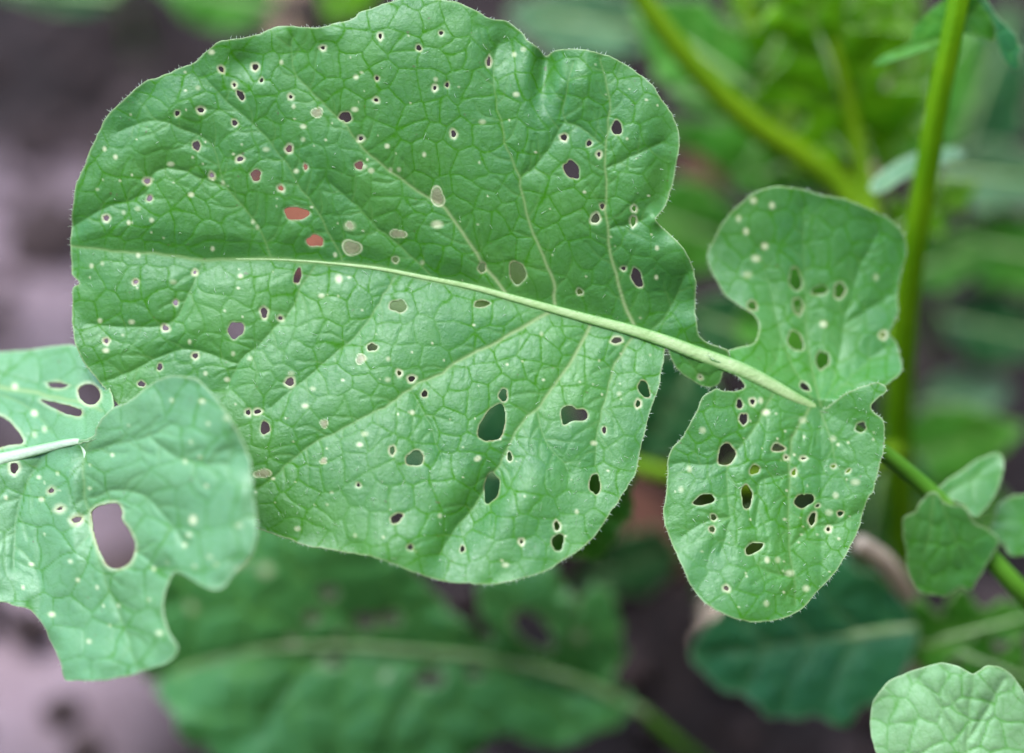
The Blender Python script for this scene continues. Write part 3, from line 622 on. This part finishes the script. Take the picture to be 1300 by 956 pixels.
V_A = [([(113, 557), (106, 585), (108, 620), (113, 655), (125, 705), (140, 750), (160, 800), (172, 850)], 4.0, 2, .5, .3), ([(108, 575), (150, 562), (190, 553), (218, 540)], 2, 1.2, .3, .2), ([(116, 632), (150, 622), (185, 632), (210, 655), (235, 690)], 2, 1.2, .35, .2), ([(190, 553), (215, 575), (240, 585), (290, 590)], 1.5, 1.2, .25, .2), ([(60, 575), (35, 610), (20, 660), (18, 720)], 2, 1.2, .3, .2), ([(128, 705), (170, 700), (200, 720)], 1.6, 1.1, .25, .2)]
V_A += branches(V_A, 34, 24, 46, 0, 10)
blade('blade', OUT_A, h_A, M['front'], FRONT, cell=2.2, holes=H_A, spots=S_A, veins=V_A, net=42, net_amp=1.1, lat_amp=11, seed=51, ruffle=10, wave=14, rimw=5, pale_edge=.35, edge_hair=60, calm=near_front)
def h_B(X, Y):
    m = 583 - .24 * X
    t = np.clip(m - Y, 0, None)
    return h_A(X, 583 - .24 * X) - .95 * t + bump2(X, Y, 80, 510, 60, 10, 12, 10)
OUT_B = zf([(-160, 70), (-80, 52), (0, 58), (100, 48), (200, 40), (250, 70), (290, 140), (305, 200), (285, 250), (258, 292), (120, 322), (0, 350), (-100, 372), (-190, 330), (-210, 200)])
H_B = [tuple(np.array(zf([(-60, 225), (0, 228), (35, 255), (58, 285), (60, 303), (25, 308), (-60, 320)])).ravel()), tuple(np.array(zf([(212, 155), (238, 142), (262, 155), (270, 178), (255, 198), (230, 195), (215, 178)])).ravel()), tuple(np.array(zf([(108, 186), (150, 193), (195, 205), (220, 215), (215, 230), (180, 224), (135, 203)])).ravel()), (72.5, 489, 15, 3.5, 3)]
blade('blade', OUT_B, h_B, M['front'], FRONT, cell=2.4, holes=H_B, spots=[(a, b, 4.5) for a, b in zf([(93, 222), (93, 280), (120, 265), (40, 150)])], veins=[([(-20, 488), (0, 491), (47, 499), (99, 510), (130, 522)], 4, 3, .9, .6), ([(0, 500), (40, 520), (66, 550)], 2, 1.4, .5, .3)], net=38, net_amp=1.6, lat_amp=6, seed=57, ruffle=5, wave=5, rimw=4.5, calm=near_front)
fp = [(x, 583 - .24 * x) for x in (-60, -20, 20, 60, 88)] + [(102, 562), (108, 576), (108, 600), (110, 632)]
fh = [float(h_A(np.array([x]), np.array([y]))[0]) + (.8 if x < 100 else -2) for x, y in fp]
tube('midrib', at([p[0] for p in fp], [p[1] for p in fp], fh), np.array([10, 9, 7.5, 6.2, 5, 4, 3, 2.2, 1.2]) * PX, M['ribwhite'], FRONT, seg=14, flat=.38)
tube('petiole', [at(-52, 597, fh[0])] + [at(-120, 625, fh[0] - 30), at(-220, 680, fh[0] - 250), fb + np.array([0, 0, .03]), fb - np.array([0, 0, .03])], np.array([11, 12, 14, 18, 20]) * PX, M['ribwhite'], FRONT, seg=12)

# ------------------------------------------------------------------ blurred leaf below
def zc(lst, ox=180, oy=640, k=1.912): return [(ox + a / k, oy + b / k) for a, b in lst]
cb = ground_at(1010, 1080)
LOW = empty('radish_leaf', cb, 'broad blurred green leaf with a pale arching midrib under the sharp leaf', 'leaf')
def h_C(X, Y):
    my = 830 + .00042 * (X - 430) ** 2 * 1.0
    t = Y - my
    return -520 - .03 * (X - 430) - .0006 * (X - 450) ** 2 + .25 * np.abs(t) - .0012 * t * t
OUT_C = zc([(40, 440), (0, 300), (60, 150), (200, 20), (400, -60), (560, 20), (640, 130), (720, 230), (800, 300), (845, 325), (815, 270), (800, 190), (870, 120), (960, 120), (1020, 190), (1045, 255), (1065, 240), (1090, 212), (1130, 220), (1165, 280), (1175, 360), (1150, 430), (1180, 480), (1130, 560), (1020, 590), (900, 560), (820, 600), (700, 640), (520, 650), (340, 640), (180, 600), (90, 540)])
H_C = [tuple(np.array(zc([(900, 275), (940, 260), (985, 300), (1000, 345), (965, 350), (920, 320)])).ravel()), (417, 753, 10, 8), (396, 784, 9, 8), (464, 789, 15, 9), (495, 785, 15, 8), (426, 840, 9, 7), (545, 862, 22, 9), (602, 855, 12, 6), (370, 815, 6, 5)]
blade('blade', OUT_C, h_C, M['low'], LOW, cell=3.6, holes=H_C, spots=[(a, b, 7) for a, b in zc([(240, 135), (120, 250), (480, 315), (590, 415), (1060, 320), (300, 160), (440, 385), (370, 330)])], veins=[([(190, 862), (311, 828), (415, 820), (546, 828), (651, 841), (735, 865)], 5, 6, .6, .7), ([(480, 822), (420, 770), (370, 720)], 3, 2, .4, .2), ([(600, 835), (570, 780), (545, 720)], 3, 2, .4, .2), ([(680, 848), (700, 790), (720, 730)], 3, 2, .4, .2), ([(420, 822), (370, 870), (330, 930)], 3, 2, .4, .2), ([(560, 830), (520, 890), (490, 950)], 3, 2, .4, .2)],
      net=60, net_amp=3.5, lat_amp=12, seed=61, ruffle=26, wave=22, rimw=4, teeth=7)
lp = [(230, 850), (311, 828), (415, 820), (546, 828), (651, 841), (735, 865), (820, 905)]
lh = [float(h_C(np.array([x]), np.array([y]))[0]) + 4 for x, y in lp]
tube('midrib', at([p[0] for p in lp], [p[1] for p in lp], lh), np.array([2, 3, 4, 5, 5.5, 6, 7]) * PX * 1.1, M['rib'], LOW, seg=12, flat=.7)
tube('petiole', [at(810, 900, lh[-1] - 4), at(880, 960, lh[-1] - 80), at(950, 1020, lh[-1] - 320), cb + np.array([0, 0, .02]), cb - np.array([0, 0, .03])], np.array([7, 9, 12, 15, 18]) * PX * 1.1, M['darkstalk'], LOW, seg=12)

# ------------------------------------------------------------------ general background leaf
def leaf_outline(cx, cy, L, W, ang, kind, seed):
    r = random.Random(seed); t = np.linspace(0, 1, 15)
    if kind == 'round': prof = np.sin(np.pi * t ** .8) ** .75
    elif kind == 'long': prof = np.sin(np.pi * t ** .7) ** .9
    else: prof = np.sin(np.pi * t ** .65) ** .8 * (1 - .42 * np.cos(t * 21) * (t < .72))
    a = math.radians(ang); c, s = math.cos(a), math.sin(a); pts = []
    for sgn, ts in ((1, range(15)), (-1, range(13, 0, -1))):
        for k in ts:
            u = (t[k] - .5) * L; v = sgn * prof[k] * W / 2 * (1 + r.uniform(-.12, .12))
            pts.append((cx + u * c - v * s, cy + u * s + v * c))
    tip = (cx + .5 * L * c, cy + .5 * L * s); root = (cx - .5 * L * c, cy - .5 * L * s)
    return pts, root, tip
def part_leaf(parent, mat, cx, cy, L, W, ang, h0, kind='round', tilt=(0, 0), crown=None, seed=1, cell=6.0, pet=True, petmat='darkstalk', name='leaf_blade', curl=.0011, holes=()):
    """a leaf whose base is at 'root', running along ang (photo degrees, y down)"""
    O, root, tip = leaf_outline(cx, cy, L, W, ang, kind, seed)
    a = math.radians(ang); c, s = math.cos(a), math.sin(a)
    def hf(X, Y):
        u = (X - cx) * c + (Y - cy) * s; v = -(X - cx) * s + (Y - cy) * c
        return h0 + tilt[0] * (X - cx) + tilt[1] * (Y - cy) - curl * u * u + .22 * np.sqrt(v * v + 25) - .0016 * v * v
    f = .47
    mid = [(cx + (k - .5) * L * c * .97, cy + (k - .5) * L * s * .97) for k in (0, .25, .5, .75, 1)]
    lat = []
    for k in (.25, .45, .65):
        bx, by = cx + (k - .5) * L * c, cy + (k - .5) * L * s
        for sg in (1, -1): lat.append(([(bx, by), (bx + .12 * L * c - sg * s * W * .22, by + .12 * L * s + sg * c * W * .22), (bx + .2 * L * c - sg * s * W * .42, by + .2 * L * s + sg * c * W * .42)], 2.6, 1.6, .6, .2))
    b = blade(name, O, hf, M[mat], parent, cell=cell, veins=lat + [(mid, 4, 2, .8, .4)], net=44, net_amp=2.5, lat_amp=8, seed=seed, ruffle=12, wave=9, teeth=2.5, holes=holes)
    hh = [float(hf(np.array([x]), np.array([y]))[0]) + 1 for x, y in mid]
    rr = np.array([5, 4.2, 3.2, 2.2, 1.2]) * max(L / 200, .5)
    sc = (FOCUS - h0 * PX) / FOCUS * PX
    tube('midrib', at([p[0] for p in mid], [p[1] for p in mid], hh), rr * sc, M['rib'], b, seg=8, sub=4, flat=.7)
    if pet and crown is not None:
        p0 = at(mid[0][0], mid[0][1], hh[0]); q = np.array(crown)
        m1 = p0 * .65 + q * .35 + np.array([0, 0, .22 * np.linalg.norm(p0 - q) * .5]); m2 = p0 * .3 + q * .7 + np.array([0, 0, .1 * np.linalg.norm(p0 - q)])
        tube('petiole', [p0 + (p0 - at(mid[1][0], mid[1][1], hh[1])) * -.05, m1, m2, q - np.array([0, 0, .012])], np.array([rr[0], rr[0] * 1.1, rr[0] * 1.3, rr[0] * 1.5]) * sc, M[petmat], parent, seg=8, sub=6)
    return b

# ------------------------------------------------------------------ the upright plant, right
crown = ground_at(1150, 900); crown[2] = 0
PL = empty('radish_plant', crown, 'upright bushy plant with a tall green stem and branching leaf stalks behind the lobes', 'plant')
sp = [(1232, -80, -110), (1212, 30, -140), (1193, 120, -180), (1176, 220, -235), (1160, 320, -300), (1147, 420, -380), (1141, 520, -470), (1142, 620, -580), (1146, 720, -720)]
stem_w = list(at([p[0] for p in sp], [p[1] for p in sp], [p[2] for p in sp])) + [crown + np.array([0, 0, -.02])]
tube('stem', stem_w, np.array([13, 14, 15, 16, 17, 18.5, 20, 22, 25, 30]) * PX, M['stem'], PL, seg=30, sub=8, ridges=.06)
def stalk(pts, r, mat, name='leaf_stalk'):
    return tube(name, at([p[0] for p in pts], [p[1] for p in pts], [p[2] for p in pts]), np.array(r) * PX, M[mat], PL, seg=12, sub=8)
stalk([(770, -70, -380), (838, 30, -410), (900, 105, -440), (960, 160, -470), (1020, 200, -500), (1075, 245, -520), (1115, 320, -500), (1136, 440, -440), (1141, 530, -480)], [14, 16, 18, 19, 20, 21, 20, 18, 15], 'stalk')
stalk([(940, -20, -560), (968, 60, -570), (990, 130, -580), (1030, 190, -570), (1075, 250, -550), (1112, 330, -520), (1136, 440, -450)], [12, 14, 16, 17, 18, 18, 15], 'stalk')
stalk([(1040, -30, -420), (1060, 60, -440), (1082, 150, -480), (1100, 240, -500), (1118, 340, -480), (1138, 450, -420)], [6, 8, 10, 14, 16, 14], 'stalk')
stalk([(1128, 60, -520), (1115, 150, -540), (1103, 240, -530), (1118, 340, -500)], [7, 9, 11, 12], 'oldstalk')
stalk([(1090, 690, -330), (1125, 715, -360), (1150, 755, -420), (1163, 800, -500), (1166, 850, -620), (1156, 900, -800)], [14, 14, 14, 14, 15, 17], 'oldstalk')
stalk([(760, 575, -560), (830, 598, -520), (900, 612, -510), (1000, 610, -500), (1080, 600, -480), (1141, 570, -500)], [10, 14, 16, 17, 17, 16], 'stalk')
part_leaf(PL, 'bright', 1050, 70, 300, 170, -112, -450, 'lyre', (0, -.5), None, 71, 4.5, False, curl=.0006)
part_leaf(PL, 'bright', 1005, 20, 150, 90, -60, -520, 'lyre', (0, -.3), None, 72, 5, False)
part_leaf(PL, 'bright', 1110, 20, 160, 80, -80, -500, 'lyre', (0, -.3), None, 73, 5, False)
blade('leaf_blade', [(1108, 84), (1128, 68), (1156, 54), (1160, 36), (1175, 18), (1192, 4), (1220, -20), (1245, -15), (1256, 8), (1264, 30), (1262, 52), (1250, 46), (1240, 43), (1218, 41), (1200, 52), (1188, 58), (1164, 68), (1140, 76)], lin(-165, 1200, 30, .05, -.1), M['mid'], PL, cell=2.4, net=30, net_amp=1.6, seed=75, ruffle=8, wave=5, pale_edge=.1, veins=[([(1205, 40), (1230, 20), (1248, 0)], 2, 1.4, .5, .3), ([(1200, 50), (1170, 55), (1140, 70)], 2, 1.4, .5, .3)])
blade('leaf_blade', [(1236, -16), (1252, -2), (1268, 18), (1284, 36), (1294, 58), (1297, 80), (1292, 92), (1278, 86), (1269, 72), (1266, 50), (1258, 28), (1246, 10)], lin(-140, 1268, 40, .35, -.3), M['dark'], PL, teeth=2.5, cell=2.4, net=30, net_amp=1.6, seed=76, ruffle=5, wave=4, pale_edge=.25)
blade('leaf_blade', [(1104, 238), (1110, 226), (1125, 213), (1150, 200), (1176, 190), (1205, 186), (1226, 194), (1205, 206), (1180, 212), (1155, 224), (1125, 242), (1110, 246)], lin(-300, 1165, 215, -.1, .6), M['grey'], PL, cell=3, net=30, net_amp=1.2, seed=77, ruffle=4, wave=4)
for k, (x, y, L, W, a, h) in enumerate(((1090, 110, 190, 90, -75, -520), (1010, 110, 190, 90, -120, -600), (1075, 190, 130, 70, -100, -560), (1130, 150, 170, 80, -70, -640), (960, 30, 150, 80, -110, -640), (1045, 160, 120, 70, -130, -500), (1020, 190, 120, 60, -150, -560), (1150, 40, 150, 80, -95, -600), (1185, 265, 130, 60, -30, -520), (1060, 20, 130, 80, -85, -640))):
    part_leaf(PL, 'bright', x, y, L, W, a, h, 'lyre', (0, -.35), None, 140 + k, 6, False)
part_leaf(PL, 'mid', 880, 60, 190, 120, 215, -600, 'round', (.1, -.2), None, 78, 6, False)
part_leaf(PL, 'mid', 905, 125, 120, 55, 190, -500, 'long', (.1, -.2), None, 79, 6, False)
part_leaf(PL, 'mid', 950, 95, 150, 60, -95, -640, 'long', (.1, -.2), None, 80, 6, False)
part_leaf(PL, 'mid', 985, 215, 120, 70, 160, -600, 'round', (.1, -.2), None, 81, 6, False)

# ------------------------------------------------------------------ leaves around, out of focus
def lone(label, mat, cx, cy, L, W, ang, h0, kind, crown_px, seed, tilt=(0, -.25), group=None, cell=6.0, petmat='darkstalk', curl=.0011, holes=()):
    c = ground_at(*crown_px)
    e = empty('radish_leaf', c, label, 'leaf', group)
    part_leaf(e, mat, cx, cy, L, W, ang, h0, kind, tilt, c, seed, cell, True, petmat, curl=curl, holes=holes); return e
lone('dark bluish green leaf hanging below the round holed side lobe', 'dark', 1020, 815, 290, 210, 172, -400, 'round', (1260, 930), 91, (0.05, .15), cell=4.5)
lone('dark green leaf peeping out behind the right edge of the sharp leaf', 'mid', 745, 645, 150, 110, -40, -230, 'round', (620, 800), 92, (0, -.2))
lone('pale grey green leaf behind the notch in the top of the sharp leaf', 'grey', 735, 28, 190, 95, 188, -850, 'round', (860, 190), 93)
lone('soft green leaf between the sharp leaf and the blurred side lobe', 'mid', 862, 285, 170, 120, 200, -900, 'round', (960, 360), 94)
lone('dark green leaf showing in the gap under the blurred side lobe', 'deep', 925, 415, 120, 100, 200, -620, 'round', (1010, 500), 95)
lone('pale leaf behind the tall stem, above the bare dark soil', 'grey', 1275, 225, 170, 85, 5, -800, 'round', (1180, 300), 96)
lone('green leaf below the pale leaf behind the tall stem', 'mid', 1295, 320, 170, 100, 10, -850, 'round', (1180, 380), 97)
lone('shaded leaf spreading over the dark soil right of the tall stem', 'deep', 1270, 420, 150, 90, 12, -900, 'round', (1170, 470), 115)
lone('low leaf half hidden by the tall stem above the shaded leaf', 'mid', 1200, 330, 120, 70, -20, -820, 'round', (1150, 420), 116)
lone('green leaf hidden behind the blurred upper side lobe, seen through its holes', 'mid', 1030, 400, 210, 170, 170, -560, 'round', (1120, 520), 117)
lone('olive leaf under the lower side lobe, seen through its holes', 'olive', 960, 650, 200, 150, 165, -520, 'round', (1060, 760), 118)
lone('small soft green leaf beside the foot of the tall stem', 'grey', 1225, 505, 120, 70, -10, -950, 'round', (1150, 600), 98)
lone('green leaf spreading above the lowest leaflets', 'mid', 1215, 565, 170, 100, -15, -700, 'round', (1120, 660), 99)
lone('lobed green leaf low down beside the pinkish old stalk', 'mid', 1240, 800, 190, 90, -15, -420, 'lyre', (1180, 900), 100)
lone('lower lobed green leaf on the dark soil', 'mid', 1290, 855, 160, 70, 20, -380, 'lyre', (1200, 930), 101)
lone('green leaf beyond the upper left rim of the sharp leaf', 'mid', 275, -8, 150, 90, 190, -1000, 'round', (390, 120), 102)
lone('dull leaf in the dark beyond the sharp leaf, far left', 'deep', 55, -14, 190, 55, 185, -1050, 'long', (180, 70), 103)
lone('bright green leaf tip touching the top rim of the sharp leaf', 'bright', 440, -20, 110, 90, 120, -700, 'round', (420, 120), 104)
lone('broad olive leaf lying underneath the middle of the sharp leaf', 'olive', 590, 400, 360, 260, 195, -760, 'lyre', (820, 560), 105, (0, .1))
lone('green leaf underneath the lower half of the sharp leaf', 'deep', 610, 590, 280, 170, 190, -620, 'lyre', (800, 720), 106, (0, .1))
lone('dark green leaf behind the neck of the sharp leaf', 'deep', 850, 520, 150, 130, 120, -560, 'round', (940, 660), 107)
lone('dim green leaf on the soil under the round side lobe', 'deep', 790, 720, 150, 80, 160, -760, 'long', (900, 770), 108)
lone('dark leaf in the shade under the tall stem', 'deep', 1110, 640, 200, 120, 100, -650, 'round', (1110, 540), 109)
lone('green leaf behind the upright plant near its leaf stalks', 'mid', 1180, 120, 220, 120, -60, -800, 'round', (1120, 260), 110)
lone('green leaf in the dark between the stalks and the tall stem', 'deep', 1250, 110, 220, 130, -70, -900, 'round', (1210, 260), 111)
lone('dark green leaf behind the paired leaf stalks', 'mid', 990, 120, 260, 200, -70, -850, 'lyre', (1020, 300), 112)
lone('green leaf at the foot of the upright plant', 'mid', 1215, 640, 180, 110, 20, -820, 'round', (1130, 720), 113)
# pale leaf tip at the bottom edge
tb = ground_at(1225, 1220)
TIP = empty('radish_leaf', tb, 'whitish green puckered leaf tip standing below the lowest leaflets', 'leaf')
blade('blade', [(1106, 900), (1122, 872), (1140, 858), (1170, 848), (1196, 842), (1218, 846), (1234, 855), (1242, 852), (1256, 845), (1276, 850), (1292, 866), (1304, 890), (1312, 940), (1290, 990), (1220, 1020), (1150, 1000), (1110, 950)], lin(-12, 1210, 900, 0, .1, .002, .0), M['tip'], TIP, cell=2.2, net=34, net_amp=1.6, lat_amp=8, seed=121, ruffle=6, wave=5, teeth=.6,
      veins=[([(1225, 1010), (1228, 940), (1236, 857)], 4, 2, .3, .2), ([(1226, 960), (1195, 900), (1165, 862)], 2.6, 1.6, .2, .1), ([(1230, 920), (1205, 880), (1200, 850)], 2, 1.6, .2, .1), ([(1230, 940), (1260, 890), (1275, 862)], 2.4, 1.6, .2, .1)])
tube('petiole', [at(1224, 990, -14), at(1226, 1060, -60), at(1226, 1140, -300), tb - np.array([0, 0, .02])], np.array([7, 9, 12, 15]) * PX, M['rib'], TIP, seg=10)

# ------------------------------------------------------------------ bits on the soil
def twig(label, a, b, r, mat='twig', lift=.01, group=None):
    A = ground_at(*a, z=lift); B = ground_at(*b, z=lift); Mid = (A + B) / 2 + np.array([.004, .006, .004])
    o = tube('twig', [A, A * .7 + B * .3 + np.array([.003, -.002, .002]), Mid, A * .25 + B * .75, B], np.array([1, .95, .85, .7, .5]) * r, M[mat], None, seg=8, sub=5, ridges=.06)
    tag(o, label, 'twig', group); return o
twig('tan dry twig on the soil beyond the top rim of the sharp leaf', (358, -60), (366, 75), .0085)
twig('pinkish dry stalk standing by the tip of the round side lobe', (900, 830), (912, 770), .0075, 'oldstalk', .02)
twig('short brown twig on the dark soil under the leaves', (760, 740), (850, 690), .005)
def dead_leaf(label, px, py, L, W, ang, mat='rust', seed=1):
    c = ground_at(px, py, .012); n = 13; a = math.radians(ang); V = []; 
    for i in range(n):
        t = i / (n - 1); w_ = W * math.sin(math.pi * min(max(t, .02), .98)) ** .8
        for k in range(7):
            s = k / 3 - 1; u = (t - .5) * L; v = s * w_ / 2
            V.append((c[0] + u * math.cos(a) - v * math.sin(a), c[1] + u * math.sin(a) + v * math.cos(a), c[2] + .010 * s * s + .006 * math.sin(t * 7 + seed) + .003 * s * math.cos(9 * t + seed)))
    F = [(i * 7 + k, i * 7 + k + 1, (i + 1) * 7 + k + 1, (i + 1) * 7 + k) for i in range(n - 1) for k in range(6)]
    o = mesh_obj('dead_leaf', V, F, M[mat], None, None, True, .0004); tag(o, label, 'dead leaf'); return o
dead_leaf('curled rust red dead leaf on the soil under the sharp leaf', 385, 285, .075, .055, 20, seed=2)
dead_leaf('red brown dead leaf on the soil beside the olive leaf stalks', 890, 212, .035, .022, 80, 'brown', seed=4)
dead_leaf('brown dead leaf on the dark soil below the leaf edge', 790, 680, .06, .035, -30, 'brown', seed=5)

# ------------------------------------------------------------------ unseen screening hedges, added to block the low sky
def sky_screen(label, x0, y0, x1, y1, height, depth, seed):
    g = np.random.default_rng(seed); L = math.hypot(x1 - x0, y1 - y0); a = math.atan2(y1 - y0, x1 - x0)
    e = empty('hedge', ((x0 + x1) / 2, (y0 + y1) / 2, 0), label, 'hedge', 'hedges round the vegetable bed')
    def place(u, v, z): return np.stack([(x0 + x1) / 2 + u * math.cos(a) - v * math.sin(a), (y0 + y1) / 2 + u * math.sin(a) + v * math.cos(a), z], -1)
    # twiggy dark core
    nu, nz = 40, 20; U, Z = np.meshgrid(np.linspace(-.5, .5, nu) * L * .97, np.linspace(0, 1, nz) * height * .93)
    V = []; F = []
    for sgn in (-1, 1):
        b = sgn * depth * .32 * (1 + .25 * fbm(U / .25, Z / .25 + sgn * 7, seed, 3)); o = len(V) * nu * nz
        V.append(place(U, b, Z).reshape(-1, 3)); idx = np.arange(nu * nz).reshape(nz, nu) + o
        F.append(np.stack([idx[:-1, :-1], idx[:-1, 1:], idx[1:, 1:], idx[1:, :-1]], -1).reshape(-1, 4))
    mesh_obj('inner_twigs', np.vstack(V), np.vstack(F), M['twig'], e)
    n = 16000
    u = g.uniform(-.5, .5, n) * L; z = g.uniform(.02, 1, n) * height; side = np.where(g.random(n) < .5, -1, 1)
    v = side * depth * .5 * (.55 + .35 * g.random(n) + .25 * fbm(u / .3, z / .3, seed + 2, 2)); top = g.random(n) < .18
    z = np.where(top, height * (.93 + .09 * g.random(n)), z); v = np.where(top, g.uniform(-.5, .5, n) * depth, v)
    c = place(u, v, z); s_ = g.uniform(.018, .034, n)[:, None]
    d1 = g.normal(0, 1, (n, 3)); d1 /= np.linalg.norm(d1, axis=1)[:, None]; d2 = np.cross(d1, g.normal(0, 1, (n, 3))); d2 /= np.linalg.norm(d2, axis=1)[:, None]
    Q = np.stack([c - d1 * s_, c + d2 * s_ * .45, c + d1 * s_, c - d2 * s_ * .45], 1).reshape(-1, 3)
    o = mesh_obj('foliage', Q, np.arange(4 * n).reshape(n, 4), M['hedgeleaf'], e, None, False); o['kind'] = 'stuff'
M['hedgeleaf'] = plain_material('hedge_leaf', (.020, .065, .012), (.045, .115, .022), 8, .5, 0, None, .3, trans=.2)
sky_screen('tall clipped green hedge behind the viewer', -2.6, -1.75, 2.6, -1.75, 2.6, .6, 301)
sky_screen('clipped green hedge along the right end of the bed', 2.3, -1.4, 2.6, 2.4, 2.0, .6, 302)
